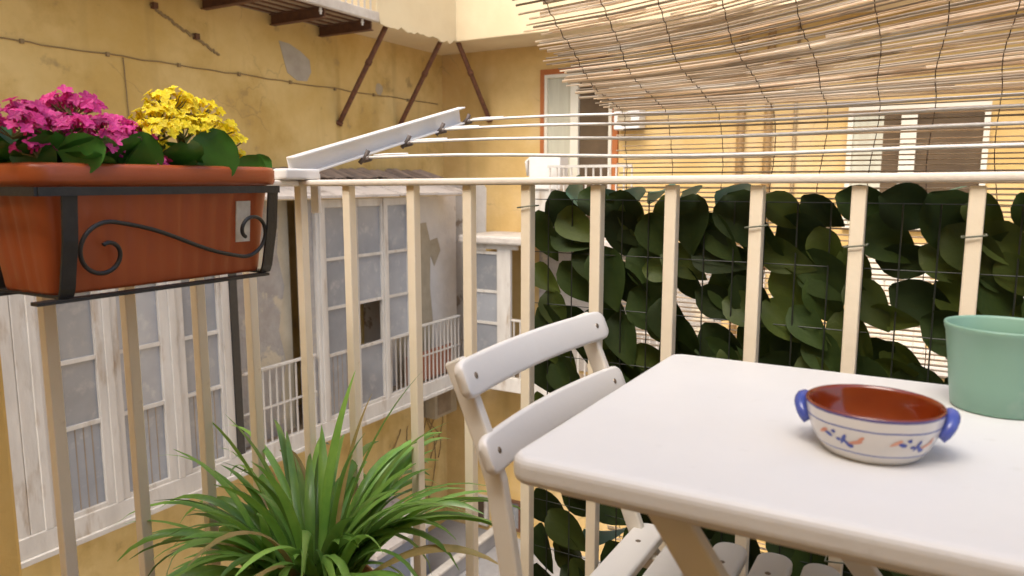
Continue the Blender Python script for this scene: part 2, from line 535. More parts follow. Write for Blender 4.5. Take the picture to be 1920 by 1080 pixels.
cable([(WX + 0.012, 2.2, 2.25), (WX + 0.012, 4.78, 2.255), (WX + 0.012, 10.2, 2.262)], 0.0065, lb, 3, 0.008)
cable([(WX + 0.012, 4.78, 2.25), (WX + 0.012, 4.80, 1.5), (WX + 0.012, 4.82, 1.1)], 0.006, lb, 4, 0.006)
cable([(WX + 0.012, 5.12, 2.82), (WX + 0.012, 5.45, 2.66), (WX + 0.012, 5.95, 2.44)], 0.014, lb, 5, 0.012)
for k in range(9):
    MB().box(WX, WX + 0.03, 3.0 + k * 0.8, 3.03 + k * 0.8, 2.235, 2.275).build('cable_clip', 'cable', lb)
for y, z in ((5.13, 2.82), (5.62, 2.59)):
    MB().box(WX, WX + 0.06, y, y + 0.05, z - 0.03, z + 0.03).build('cable_clip', 'brown_iron', lb)
# doors behind the gallery
for y0 in (3.6, 7.4):
    d = MB().box(WX, WX + 0.04, y0, y0 + 0.7, -1.95, 0.5).build('door', 'brown_iron', lb, bevel=0.005)
# pipes and cables under the gallery
MB().tube([(WX + 0.06, 9.55, -2.1), (WX + 0.06, 9.55, GZ)], 0.045, 10).build('downpipe', 'bare_plaster', lb, smooth=True)
g = random.Random(11)
for k in range(9):
    y = 8.9 + g.random() * 1.3
    pts = []
    for j in range(12):
        t = j / 11
        pts.append((WX + 0.02, y + math.sin(t * 4 + k) * 0.18 + (g.random() - .5) * 0.03, -2.9 - t * (0.7 + g.random() * 0.05) * (1.1 if k % 3 else 2.2)))
    MB().tube(pts, 0.008, 5).build('cable', 'cable', lb, smooth=True)

# ------------------------------------------------------------------ gallery balcony along the left facade
gal = thing('gallery_balcony', 'long pale gallery balcony with thin white bars along the left ochre wall', 'balcony', (-6.85, 6.2, -2.1))
MB().box(WX + 0.001, GX - 0.03, 2.85, WY - 0.02, -2.08, -1.95).build('slab', 'under_boards', gal)
MB().box(GX - 0.03, GX + 0.04, 2.85, GY, -2.12, -1.90).build('fascia', 'old_white', gal, bevel=0.008)
MB().box(GX + 0.04, GX + 0.075, 2.85, GY, -2.13, -2.08).build('lip', 'old_white', gal, bevel=0.006)
for y in (4.05, 5.1, 6.7, 7.9, 9.0):
    MB().prism([(WX, -2.085), (-6.55, -2.085), (-6.75, -2.17), (WX, -2.42)], 'Y', y, y + 0.07).build('bracket', 'black_iron', gal)
bar_me = MB().box(-0.008, 0.008, -0.008, 0.008, 0, 0.86).mesh('baluster', 'old_white')
for y0, y1 in ((5.25, 6.38), (8.24, GY)):
    MB().box(GX - 0.02, GX + 0.025, y0, y1, -1.055, -1.025).build('handrail', 'old_white', gal, bevel=0.004)
    MB().box(GX - 0.005, GX + 0.015, y0, y1, -1.5, -1.48).build('mid_rail', 'old_white', gal)
    n = int((y1 - y0) / 0.1)
    for k in range(n + 1):
        place('baluster', bar_me, gal, TRS((GX + 0.005, y0 + 0.03 + k * (y1 - y0 - 0.06) / n, -1.905)))
MB().box(GX - 0.12, GX - 0.10, 8.24, GY - 0.05, -1.9, -1.47).build('kickboard', 'terracotta', gal)
for k in range(14):
    place('baluster', bar_me, gal, TRS((GX - 0.09, 3.4 + k * 0.13, -1.905)))

ROWS = [0.70, 0.08, -0.52, -1.10, -1.86]


def veranda(root, cols, y0, y1, ztop, missing=(), barred=()):
    """timber and glass wall facing +X at GX; cols = pane intervals"""
    fr = MB()
    x0, x1 = GX - 0.035, GX + 0.02
    edges = [y0] + [e for c in cols for e in c] + [y1]
    for i in range(0, len(edges), 2):
        a, b = edges[i], edges[i + 1]
        MB().box(x0, x1 + 0.004, a, b, -1.9, ztop).build('post', 'old_white', root, bevel=0.006)
        if b - a > 0.12:
            MB().box(x1 + 0.004, x1 + 0.022, (a + b) / 2 - 0.035, (a + b) / 2 + 0.035, -1.9, ztop).build('cover_strip', 'old_white', root, bevel=0.005)
    rows = ROWS
    for ci, (a, b) in enumerate(cols):
        for z in rows[1:-1]:
            MB().box(x0 + 0.005, x1 - 0.004, a, b, z - 0.018, z + 0.018).build('glazing_bar', 'old_white', root)
        MB().box(x0, x1, a, b, rows[-1] - 0.09, rows[-1]).build('bottom_rail', 'old_white', root, bevel=0.005)
        MB().box(x0, x1, a, b, rows[0], ztop).build('head_rail', 'old_white', root, bevel=0.005)
        for ri in range(len(rows) - 1):
            if (ci, ri) in missing:
                continue
            zt, zb = rows[ri] - (0.018 if ri else 0), rows[ri + 1] + (0.018 if ri < len(rows) - 2 else 0)
            p = MB().box(-0.003, 0.003, a, b, zb, zt).build('pane', 'frosted', root, mtx=TRS((GX - 0.012, 0, 0), (0, 0, 0)))
            if (ci, ri) in barred:
                w = (b - a)
                for q in range(1, 5):
                    MB().box(0.003, 0.006, a + w * q / 5 - 0.004, a + w * q / 5 + 0.004, zb, zt).build('bar_silhouette', 'under_boards', p)  # dark strips added on the glass, imitating railing bars seen through it


vA = thing('glazed_veranda', 'nearest white timber veranda with grey frosted panes below the terracotta planter', 'veranda', (GX, 4.1, -1.9), 'white timber verandas across the courtyard')
veranda(vA, [(3.36, 3.73), (3.95, 4.36), (4.62, 5.02)], 3.07, 5.17, 0.80, barred=((0, 3), (1, 3), (2, 3)))
MB().box(GX - 0.03, GX + 0.03, 5.175, 5.27, -1.9, 0.8).build('dark_post', 'black_iron', vA)
MB().box(GX - 0.02, GX + 0.02, 2.88, 3.065, -1.9, 0.8).build('board', 'old_white', vA, bevel=0.004)
MB().box(WX + 0.002, GX - 0.036, 5.19, 5.23, -1.94, 0.8).build('side_panel', 'under_boards', vA)

vB = thing('glazed_veranda', 'white timber veranda with one broken missing pane under the pale sheet roof', 'veranda', (GX, 7.3, -1.9), 'white timber verandas across the courtyard')
veranda(vB, [(6.60, 7.01), (7.17, 7.62), (7.76, 8.18)], 6.44, 8.26, 0.80, missing=((1, 2), (2, 3)), barred=((0, 3),))
MB().box(GX - 0.12, GX - 0.03, 6.26, 6.44, -1.9, 0.8).build('side_panel', 'grey_plaster', vB)
for k in range(4):
    MB().box(GX - 0.02, GX - 0.005, 7.80 + k * 0.1, 7.815 + k * 0.1, -1.86, -1.12).build('baluster', 'old_white', vB)
MB().box(GX - 0.3, GX - 0.28, 7.14, 7.42, -1.2, -0.45).build('inner_board', 'bare_plaster', vB)

# sheet roof over the gallery
rf = thing('lean_to_roof', 'pale sloping sheet roof with broken tiles over the timber verandas', 'roof', (-6.85, 6.3, 0.8))


def slope_box(y0, y1, xa, za, xb, zb, t):
    return MB().prism([(xa, za), (xb, zb), (xb, zb + t), (xa, za + t)], 'Y', y0, y1)


for k in range(8):
    y0 = 2.8 + k * 0.845
    dz = rnd.uniform(-0.012, 0.012)
    slope_box(y0, y0 + 0.835, GX + 0.17 + rnd.uniform(-.03, .03), 0.83 + dz, WX + 0.002, 1.12 + dz, 0.03).build('roof_sheet', 'sheet_roof', rf)
MB().box(GX - 0.05, GX + 0.05, 2.85, 9.55, 0.803, 0.822).build('eaves_board', 'cream', rf, bevel=0.004)
tl = MB()
tile2 = MB()
arc = [(0.11 * math.cos(math.pi * k / 6), 0.05 * math.sin(math.pi * k / 6)) for k in range(7)]
arc2 = [(0.098 * math.cos(math.pi * k / 6), 0.04 * math.sin(math.pi * k / 6)) for k in range(6, -1, -1)]
tile2.prism(arc + arc2, 'X', -0.2, 0.2)
tile_m = tile2.mesh('tile', 'tile')
for k in range(26):
    y = 6.4 + k * 0.125
    place('tile', tile_m, rf, TRS((-7.02 + rnd.uniform(-.06, .06), y, 1.07 + rnd.uniform(0, 0.03)), (rnd.uniform(-.1, .1), -0.0 + 0.31, rnd.uniform(-.35, .35)), (1, 1, 1)))

# ------------------------------------------------------------------ balcony above on beams
ub = thing('upper_balcony', 'upper balcony on brown iron beams with white bars at the top left', 'balcony', (-6.85, 5, 2.93))
MB().box(WX + 0.001, GX - 0.02, 1.5, 7.66, 3.032, 3.10).build('slab', 'under_boards', ub)
MB().box(GX - 0.02, GX + 0.05, 1.5, 7.66, 3.005, 3.125).build('fascia', 'slab_stone', ub, bevel=0.012)
for y in (2.7, 3.75, 4.76, 5.78, 6.76, 7.58):
    b = MB()
    b.box(WX + 0.002, GX - 0.022, y - 0.04, y + 0.04, 2.90, 2.912)
    b.box(WX + 0.002, GX - 0.022, y - 0.010, y + 0.010, 2.912, 3.018)
    b.box(WX + 0.002, GX - 0.022, y - 0.04, y + 0.04, 3.018, 3.031)
    b.build('beam', 'brown_iron', ub)
for k in range(5):
    MB().box(WX + 0.1 + k * 0.17, WX + 0.13 + k * 0.17, 1.5, 7.65, 3.015, 3.0318).build('joist', 'brown_iron', ub)
ubar = MB().box(-0.009, 0.009, -0.009, 0.009, 0, 0.95).mesh('baluster', 'old_white')
for k in range(54):
    place('baluster', ubar, ub, TRS((GX + 0.01, 1.6 + k * 0.112, 3.125)))
MB().box(GX - 0.02, GX + 0.03, 1.5, 7.65, 4.075, 4.115).build('handrail', 'old_white', ub)
ins = MB().lathe([(0.0, 0.0), (0.018, 0.004), (0.022, 0.02), (0.014, 0.032), (0.03, 0.045), (0.034, 0.06), (0.016, 0.072), (0.024, 0.085), (0.024, 0.11), (0.0, 0.112)], 14)
ins_me = ins.mesh('insulator', 'porcelain', True)
for y in (5.72, 6.7, 7.42):
    place('insulator', ins_me, ub, TRS((GX - 0.03, y, 2.93), (0, 0, 0), (0.7, 0.7, 0.7)))

# ------------------------------------------------------------------ projecting cream block in the corner with rusty struts
cb = thing('cream_corner_block', 'smooth cream projecting block in the corner propped on three rusty struts', 'building', (-6.9, 9.9, 3.05))
zb = 3.05
MB().prism([(WX + 0.002, 7.67), (GX, 7.67), (GX, GY), (2.5, GY), (2.5, WY - 0.002), (WX + 0.002, WY - 0.002)], 'Z', zb, 8.5).build('wall', 'cream', cb, bevel=0.01)
# ragged plaster edge beneath
g = random.Random(5)
pts = [(7.56, zb + 0.03)]
k = 7.72
low = []
while k < GY - 0.05:
    low.append((k, zb - 0.02 - g.random() * 0.05))
    k += 0.07
MB().prism([(7.68, zb + 0.06)] + low + [(GY - 0.02, zb + 0.06)], 'X', GX - 0.02, GX + 0.012).build('plaster_edge', 'cream', cb)
for a, b in (((WX + 0.01, 7.88, 1.80), (-6.46, 7.95, 3.06)), ((WX + 0.01, 9.16, 1.80), (-6.46, 9.17, 3.06)), ((-6.38, WY - 0.01, 1.98), (-6.42, 9.52, 3.06))):
    a, b = Vector(a), Vector(b)
    st = MB().tube([a.lerp(b, t / 10) for t in range(11)], 0.036, 10).build('strut', 'rust', cb, smooth=True)
    MB().tube([a.lerp(b, 0.60), a.lerp(b, 0.64)], 0.046, 10).build('collar', 'rust', st, smooth=True)
    MB().tube([a - (b - a) * 0.01, a + (b - a) * 0.02], 0.05, 10).build('foot', 'rust', st, smooth=True)

# ------------------------------------------------------------------ far building
fb = thing('far_ochre_building', 'ochre building facing the balcony behind the reed screen', 'building', (0, WY, GZ))
MB().box(WX + 0.001, 9, WY, WY + 0.4, GZ, 9).build('wall', 'ochre_far', fb)


def opening(root, x0, x1, z0, z1, frame, fw, panels, surround=None, sw=0.07):
    """window on the far wall: recessed panels inside a proud frame"""
    y = WY
    w = MB()
    for a, b, c, d in ((x0, x0 + fw, z0, z1), (x1 - fw, x1, z0, z1), (x0 + fw, x1 - fw, z1 - fw, z1), (x0 + fw, x1 - fw, z0, z0 + fw)):
        w.box(a, b, y - 0.07, y - 0.002, c, d)
    win = w.build('window', frame, root, bevel=0.0)
    for (a, b, m) in panels:
        box('pane' if m != frame else 'mullion', m, win, a, b, y - (0.08 if m == frame else 0.03), y - 0.003, z0 + fw, z1 - fw)
    if surround:
        s = MB()
        s.box(x0 - sw, x0 - 0.001, y - 0.045, y - 0.001, z0, z1 + sw)
        s.box(x1 + 0.001, x1 + sw, y - 0.045, y - 0.001, z0, z1 + sw)
        s.box(x0 - 0.001, x1 + 0.001, y - 0.045, y - 0.001, z1 + 0.001, z1 + sw)
        s.build('surround', surround, win)
    return win


MB().prism([(WX + 0.03, -1.95), (-6.5, -1.95), (-6.45, 0.9), (-6.55, 1.04), (WX + 0.03, 1.04)], 'Y', WY - 0.015, WY).build('plaster_patch', 'peel_plaster', fb)
opening(fb, -5.37, -4.27, 0.22, 2.60, 'pvc', 0.05, [(-5.32, -4.93, 'curtain'), (-4.93, -4.80, 'pvc'), (-4.80, -4.32, 'dark_glass')], 'orange', 0.085)
opening(fb, -1.12, 0.38, 0.42, 1.92, 'pvc', 0.06, [(-1.06, -0.72, 'curtain'), (-0.72, -0.53, 'dark_glass'), (-0.53, -0.36, 'pvc'), (-0.36, 0.32, 'dark_glass')])
opening(fb, -0.95, -0.1, -1.0, 0.25, 'pvc', 0.09, [(-0.86, -0.56, 'pvc'), (-0.56, -0.19, 'pvc')])
opening(fb, 2.2, 3.4, 0.42, 1.95, 'pvc', 0.09, [(2.29, 2.75, 'dark_glass'), (2.75, 2.87, 'pvc'), (2.87, 3.31, 'dark_glass')])
opening(fb, -6.74, -6.42, -4.85, -4.32, 'old_white', 0.07, [(-6.67, -6.49, 'dark_glass')])
opening(fb, -6.30, -5.78, -4.80, -4.28, 'brown_iron', 0.035, [(-6.265, -5.815, 'frosted'), (-6.06, -6.03, 'brown_iron')])
for x in (-2.43, -2.08):
    MB().tube([(x, WY - 0.06, GZ), (x, WY - 0.06, 9)], 0.05, 10).build('downpipe', 'pipe_paint', fb, smooth=True)
MB().tube([(-1.75, WY - 0.04, -3), (-1.75, WY - 0.04, 3.0)], 0.022, 8).build('downpipe', 'cable', fb, smooth=True)


def wall_box(x0, x1, z0, z1, d, label, root=None):
    t = thing('air_conditioner', label, 'air conditioner', ((x0 + x1) / 2, WY - d / 2, z0), 'air conditioners on the far wall')
    box('casing', 'white_plastic', t, x0, x1, WY - d, WY - 0.004, z0, z1, 0.012)
    gr = MB().lathe([(0.0, 0), (0.09, 0), (0.10, 0.008), (0.10, 0.012), (0.0, 0.012)], 20)
    gr.build('fan_grille', 'bare_plaster', t, mtx=Matrix.Translation(((x0 + x1) / 2 - 0.03, WY - d - 0.001, (z0 + z1) / 2)) @ Matrix.Rotation(R(90), 4, 'X'))
    return t


wall_box(-4.16, -3.78, 1.74, 2.06, 0.26, 'small white air conditioner under another, right of the orange framed door')
wall_box(-4.20, -3.80, 2.16, 2.48, 0.26, 'white air conditioner mounted directly above another, right of the orange framed door')

# far lower veranda (its flat roof is the floor of the balcony above)
vC = thing('glazed_veranda', 'small white veranda with overhanging pale flat roof at the far corner', 'veranda', (-5.6, GY, -2.1), 'white timber verandas across the courtyard')
MB().box(-6.30, -2.6, GY + 0.03, WY - 0.003, -2.08, -1.95).build('slab', 'under_boards', vC)
MB().box(-6.30, -2.6, GY - 0.04, GY + 0.03, -2.12, -1.90).build('fascia', 'old_white', vC, bevel=0.008)
MB().box(-6.32, -4.85, GY - 0.14, WY - 0.003, 0.10, 0.22).build('roof_slab', 'slab_stone', vC, bevel=0.03)
MB().box(-6.30, -5.36, GY - 0.03, GY + 0.03, 0.02, 0.099).build('head_rail', 'old_white', vC, bevel=0.005)
for a, b in ((-6.30, -6.19), (-5.70, -5.47)):
    MB().box(a, b, GY - 0.03, GY + 0.03, -1.9, 0.019).build('post', 'old_white', vC, bevel=0.006)
zz = [-0.04, -0.62, -1.10, -1.88]
for i in range(3):
    MB().box(-6.19, -5.70, GY - 0.004, GY + 0.002, zz[i + 1] + 0.02, zz[i] - 0.02).build('pane', 'frosted', vC)
for z in zz:
    MB().box(-6.19, -5.70, GY - 0.02, GY + 0.02, z - 0.02, z + 0.02).build('glazing_bar', 'old_white', vC)
cbar = MB().box(-0.008, 0.008, -0.008, 0.008, 0, 0.86).mesh('baluster', 'old_white')
for k in range(27):
    place('baluster', cbar, vC, TRS((-5.42 + k * 0.105, GY + 0.0, -1.9)))
MB().box(-5.465, -2.6, GY - 0.02, GY + 0.025, -1.04, -1.01).build('handrail', 'old_white', vC)
MB().box(-5.465, -2.6, WY - 0.03, WY - 0.004, -1.9, 0.0).build('back_wall', 'grey_plaster', vC)

fbal = thing('far_balcony', 'small railed balcony in front of the orange framed far door', 'balcony', (-4.3, 9.9, 0.2), 'balconies on the far wall')
MB().box(-4.84, -3.6, GY - 0.1, WY - 0.003, 0.08, 0.21).build('slab', 'slab_stone', fbal, bevel=0.01)
for k in range(12):
    MB().box(-4.82 + k * 0.11, -4.80 + k * 0.11, GY - 0.07, GY - 0.05, 0.21, 1.2).build('baluster', 'old_white', fbal)
MB().box(-4.84, -3.6, GY - 0.08, GY - 0.04, 1.2, 1.235).build('handrail', 'old_white', fbal)

fbal2 = thing('far_balcony', 'railed balcony below the wide far window behind the leaf trellis', 'balcony', (-0.3, 9.9, -1.1), 'balconies on the far wall')
MB().box(-2.0, 2.4, GY - 0.1, WY - 0.003, -1.15, -1.02).build('slab', 'slab_stone', fbal2, bevel=0.01)
for k in range(40):
    MB().box(-1.98 + k * 0.11, -1.96 + k * 0.11, GY - 0.07, GY - 0.05, -1.02, -0.1).build('baluster', 'old_white', fbal2)
MB().box(-2.0, 2.4, GY - 0.08, GY - 0.04, -0.1, -0.065).build('handrail', 'old_white', fbal2)

ac = thing('air_conditioner', 'white boxy air conditioner just above the railing, left of the orange framed door', 'air conditioner', (-5.3, 9.7, 0.8), 'air conditioners on the far wall')
MB().box(-5.22, -4.72, 9.52, 9.80, 0.90, 1.37).build('casing', 'white_plastic', ac, bevel=0.015)
MB().tube([(-5.3, 9.66, 1.1), (-5.33, 9.66, 1.3), (-5.28, 9.66, 1.34), (-5.22, 9.66, 1.3)], 0.028, 8).build('hose', 'white_plastic', ac, smooth=True)
MB().box(-5.2, -4.74, 9.55, 9.77, 0.222, 0.899).build('stand', 'old_white', ac)

ac2 = thing('air_conditioner', 'dusty beige air conditioner hung below the gallery on the left wall', 'air conditioner', (-7.1, 9.6, -3.0))
MB().box(WX + 0.003, WX + 0.30, 9.62, 10.24, -2.86, -2.32).build('casing', 'bare_plaster', ac2, bevel=0.012)
MB().box(WX + 0.3, WX + 0.31, 9.68, 10.05, -2.80, -2.38).build('fan_grille', 'under_boards', ac2)

# courtyard shed and parapet
sh = thing('courtyard_shed', 'blue-grey metal shed with pale edged roof down in the courtyard', 'shed', (-6.3, 8.0, GZ))
MB().box(-7.2, -6.35, 7.3, 8.5, GZ, -4.05).build('wall', 'bluegrey', sh, bevel=0.01)
MB().prism([(-7.25, -4.04), (-6.28, -4.04), (-6.28, -3.98), (-7.25, -3.72)], 'Y', 7.25, 8.55).build('roof', 'sheet_roof', sh)
MB().box(-6.348, -6.33, 8.05, 8.35, GZ + 0.1, -4.25).build('door', 'white_plastic', sh)
pw = tag(MB().box(-6.15, -6.05, 8.2, 10.3, GZ, -4.72).build('parapet_wall', 'concrete', None, bevel=0.01),
         'low grey parapet wall down beside the blue-grey shed', 'wall')
pc = MB().box(-6.17, -6.03, 8.18, 10.32, -4.719, -4.68).build('coping', 'old_white', pw, bevel=0.006)

# ================================================================== OUR BALCONY RAILING
RX, RY = -1.27, 1.24
rl = thing('balcony_railing', 'cream painted metal balcony railing with square bars turning the corner', 'railing', (RX, RY, 0))
RZ = 0.998
tr_f = MB().bar((RX - 0.02, RY, RZ), (2.35, RY, RZ + 0.026), 0.042, 0.014)
tr_f.build('top_rail', 'toprail', rl, bevel=0.0055, seg=3)
MB().box(RX - 0.021, RX + 0.021, -0.66, RY - 0.022, RZ - 0.007, RZ + 0.007).build('top_rail', 'toprail', rl, bevel=0.005, seg=3)
MB().box(RX - 0.012, 2.35, RY - 0.006, RY + 0.006, 0.085, 0.115).build('bottom_rail', 'rail', rl, bevel=0.003)
MB().box(RX - 0.006, RX + 0.006, -0.66, RY - 0.01, 0.085, 0.115).build('bottom_rail', 'rail', rl, bevel=0.003)
bw = 0.0103
bal_me = MB().box(-bw, bw, -bw, bw, 0.0, 0.9955).mesh('baluster', 'rail')
front = [-1.27, -1.126, -0.951, -0.813, -0.681, -0.539, -0.402, -0.261, -0.113, 0.038, 0.185, 0.33, 0.475, 0.62, 0.765, 0.91, 1.055, 1.2, 1.345, 1.49, 1.635, 1.78, 1.925, 2.07, 2.215]
left = [1.085, 0.955, 0.808, 0.667, 0.525, 0.385, 0.245, 0.105, -0.035, -0.175, -0.315, -0.455, -0.595]
for x in front:
    place('baluster', bal_me, rl, TRS((x, RY, 0.0), (0, 0, rnd.uniform(-.05, .05))), 0.0022)
for y in left:
    place('baluster', bal_me, rl, TRS((RX, y, 0.0), (0, 0, rnd.uniform(-.05, .05))), 0.0022)

# ================================================================== DRYING RACK
rk = thing('drying_rack', 'white folding clothes drying rack fixed to the railing corner', 'drying rack', (-1.25, RY, 1.0))
a0, a1 = Vector((-1.25, 1.20, 1.032)), Vector((-1.25, 1.875, 1.196))
for X in (-1.25, 0.95):
    o = Vector((X + 1.25, 0, 0))
    d = (a1 - a0).normalized()
    nrm = Vector((0, -d.z, d.y))
    arm = MB()
    h0, h1 = 0.020, 0.020
    arm.bar(a0 + o + Vector((-0.012, 0, 0)), a1 + o + Vector((-0.012, 0, 0)), 0.004, 0.048, nrm)
    arm.bar(a0 + o - nrm * 0.0215, a1 + o - nrm * 0.0215, 0.026, 0.005, nrm)
    arm.bar(a0 + o + nrm * 0.0215, a1 + o + nrm * 0.0215, 0.026, 0.005, nrm)
    arm.build('arm', 'rack', rk, bevel=0.0015)
    br = MB()
    br.box(X - 0.022, X + 0.022, 1.160, 1.262, 1.006, 1.030)
    br.build('mounting_bracket', 'rack', rk, bevel=0.006, seg=3)
    MB().box(X - 0.012, X + 0.012, 1.262, 1.272, 0.93, 1.02).build('clamp', 'rack', rk, bevel=0.002)
WIRES = [(1.425, 1.060), (1.59, 1.104), (1.745, 1.146), (1.876, 1.180)]
for y, z in WIRES:
    MB().tube([(-1.235 + (2.17) * t / 16, y, z + 0.004 * math.sin(t * 0.8) - 0.006 * math.sin(math.pi * t / 16)) for t in range(17)], 0.0036, 8).build('wire', 'rack', rk, smooth=True)
    MB().tube([(-1.235, y + 0.03, z + 0.006), (-1.20, y + 0.03, z + 0.008), (-1.13, y + 0.03, z + 0.008)], 0.003, 6).build('wire_stub', 'rack', rk, smooth=True)
    c = MB()
    c.tube([(-1.245, y - 0.012, z - 0.014), (-1.235, y, z + 0.004), (-1.230, y + 0.004, z + 0.018)], 0.0055, 8)
    c.tube([(-1.245, y + 0.002, z - 0.006), (-1.222, y + 0.002, z - 0.002)], 0.007, 8)
    c.build('clip', 'rack_dark', rk, smooth=True)

# ================================================================== REED SCREEN
rs = thing('reed_screen', 'draped brown reed screen hanging over the drying rack at the right', 'reed screen', (0.1, 1.9, 1.17))
PROF = [(1.12, 1.58), (1.25, 1.465), (1.373, 1.372), (1.465, 1.303), (1.569, 1.252), (1.686, 1.216), (1.80, 1.194), (1.865, 1.188),
        (1.893, 1.172), (1.900, 1.13), (1.902, 1.0), (1.904, 0.6), (1.906, -0.1)]
segs = []
tot = 0
for i in range(len(PROF) - 1):
    a, b = Vector(PROF[i]), Vector(PROF[i + 1])
    segs.append((tot, a, b))
    tot += (b - a).length


def prof(s):
    for i in range(len(segs) - 1, -1, -1):
        st, a, b = segs[i]
        if s >= st:
            d = (b - a)
            t = (s - st) / d.length
            n = Vector((-d.y, d.x)).normalized()
            return a + d * t, n
    return Vector(PROF[0]), Vector((0, 1))


def lift(x, y):
    """the drape rises and sags along its length where it is not supported by the rack"""
    k = max(0.0, min(1.0, (1.86 - y) / 0.5))
    return k * (0.15 * (x + 0.78) + 0.020 * math.sin(5.0 * x + 0.6))


X0, X1 = -0.78, 1.75
s = 0.0
g = random.Random(21)
n_r = 0
bend_s = segs[7][0]
reed_mat_count = 0
while s < tot - 0.02 and n_r < 299:
    upper = s < bend_s
    layers = 2 if (upper and g.random() < 0.35) else 1
    for L in range(layers):
        p, n = prof(s + g.uniform(-.002, .002))
        rad = g.uniform(0.0016, 0.0033) if upper else g.uniform(0.0016, 0.0028)
        if L == 1:
            rad *= 0.8
        xa = X0 + (g.uniform(-0.03, 0.05) if upper else g.uniform(-0.004, 0.03))
        xb = X1 + g.uniform(-0.03, 0.03)
        tilt = g.uniform(-0.004, 0.004)
        ph = g.random() * 6
        pts, rr = [], []
        N = 15
        for k in range(N):
            t = k / (N - 1)
            x = xa + (xb - xa) * t
            w = 0.0016 * math.sin(t * 9 + ph) + tilt * (t - .5) + (0.006 if L else 0)
            off = n * w
            pts.append((x, p.x + off.x, p.y + off.y + lift(x, p.x)))
            rr.append(rad * (0.85 + 0.3 * (t if n_r % 2 else 1 - t)))
        MB().tube(pts, rr, 6).build('reed', 'reed', rs, smooth=True)
        n_r += 1
    s += (g.uniform(0.0088, 0.0125) if upper else g.uniform(0.0110, 0.0140))
# broken sheaths and scraps of leaf in the weave of the draped part
for k in range(210):
    ss = g.uniform(0.05, bend_s)
    p, n = prof(ss)
    x = g.uniform(X0 + 0.05, 1.2)
    ln = g.uniform(0.05, 0.22)
    w = g.uniform(0.004, 0.010)
    pts = []
    for j in range(5):
        xx = x + ln * j / 4
        q = p + n * (0.004 + 0.002 * math.sin(j + k))
        pts.append((xx, q.x + (j - 2) * g.uniform(-.001, .001), q.y + lift(xx, p.x)))
    MB().ribbon(pts, w, 0.0008, (0, 0.85, -0.5)).build('reed_scrap', 'reed', rs)
MB().tube([(X0 - 0.05, 1.115, 1.60 + lift(X0, 1.12)), (X1 + 0.05, 1.115, 1.60 + lift(X1, 1.12))], 0.014, 10).build('support_cane', 'reed', rs, smooth=True)
# stitching wires
xs = X0 + 0.045
while xs < X1:
    pts = []
    for k in range(130):
        ss = k / 129 * (tot - 0.03)
        p, n = prof(ss)
        x = xs + 0.012 * math.sin(ss * 5 + xs * 9) + 0.004 * math.sin(ss * 23 + xs * 5)
        q = p - n * (0.0045 if k % 2 else -0.002)
        pts.append((x, q.x, q.y + lift(x, p.x)))
    MB().tube(pts, 0.0010, 5).build('stitching', 'stitch', rs)
    xs += 0.118

# ================================================================== ARTIFICIAL LEAF TRELLIS
tv = thing('leaf_trellis', 'dark green artificial leaf trellis tied to the outside of the railing', 'trellis', (0.4, RY + 0.04, 0.1))
TY = RY + 0.034
gm = MB()
x = -0.705
while x < 0.66:
    gm.tube([(x, TY, 0.06), (x, TY, 0.968)], 0.0013, 5)
    x += 0.05
z = 0.06
while z < 0.975:
    gm.tube([(-0.707, TY + 0.002, z), (0.65, TY + 0.002, z)], 0.0008, 5)
    z += 0.1009
gm.build('wire_grid', 'mesh_wire', tv)


def leaf_mesh(name, L, W, m, cup=0.18, seed=0):
    g = random.Random(seed)
    n = 8
    vs, fs = [], []
    for i in range(n + 1):
        t = i / n
        w = W * math.sin(math.pi * min(1, t) ** 0.72) ** 0.85
        if i == n:
            w = 0.0015
        if i == 0:
            w = 0.004
        zc = -cup * L * t * t
        for j, q in enumerate((-1, -0.5, 0, 0.5, 1)):
            vs.append((q * w, -L * t, zc + abs(q) ** 1.2 * w * 0.42 + 0.0015 * math.sin(8 * t + 3 * q + seed)))
    for i in range(n):
        for j in range(4):
            a = i * 5 + j
            fs.append((a, a + 1, a + 6, a + 5))
    b = MB()
    b.add(vs, fs)
    return b.mesh(name, m, True)


lm = [leaf_mesh('leaf', 0.098 + 0.006 * (k % 3), 0.029 + 0.0025 * k, 'ivy', 0.10 + 0.06 * k, k) for k in range(5)] + [leaf_mesh('leaf', 0.084 + 0.012 * k, 0.026 + 0.003 * k, 'ivy_pale', 0.2, 20 + k) for k in range(2)]
lt = [leaf_mesh('leaf', 0.090, 0.032, 'sheen_leaf', 0.3, 9 + k) for k in range(2)]
g = random.Random(33)
spots = []
row = 0
zrow = 1.03
while zrow > 0.06:
    x = -0.690 + (row % 2) * 0.033
    while x < 0.64:
        if (g.random() > 0.02 and row) or (row == 0 and g.random() < 0.6):
            top = (row == 0) or g.random() < 0.05
            rx = R(90) + g.uniform(-0.35, 0.35)
            if row == 0 and top:
                rx = R(g.uniform(140, 172))
            elif top:
                rx = R(g.uniform(115, 145))
            mt = Matrix.Translation((x + g.uniform(-.010, .010), TY + 0.006 + g.uniform(0, 0.024), min(0.986 - g.uniform(0, 0.006), zrow + g.uniform(-.012, .012)))) @ Matrix.Rotation(g.gauss(-0.80, 0.33), 4, 'Y') @ Matrix.Rotation(g.uniform(-.4, .4), 4, 'Z') @ Matrix.Rotation(rx, 4, 'X') @ Matrix.Scale(g.uniform(0.85, 1.18), 4)
            spots.append((x, mt, g.choice(lt) if top else g.choice(lm)))
        x += 0.0570
    zrow -= 0.0455
    row += 1
spots.sort(key=lambda q: q[0])
for x, mt, me in spots[:296]:
    place('leaf', me, tv, mt)
rest = MB()
for x, mt, me in spots[296:]:
    rest.add([mt @ v.co for v in me.vertices], [tuple(p.vertices) for p in me.polygons])
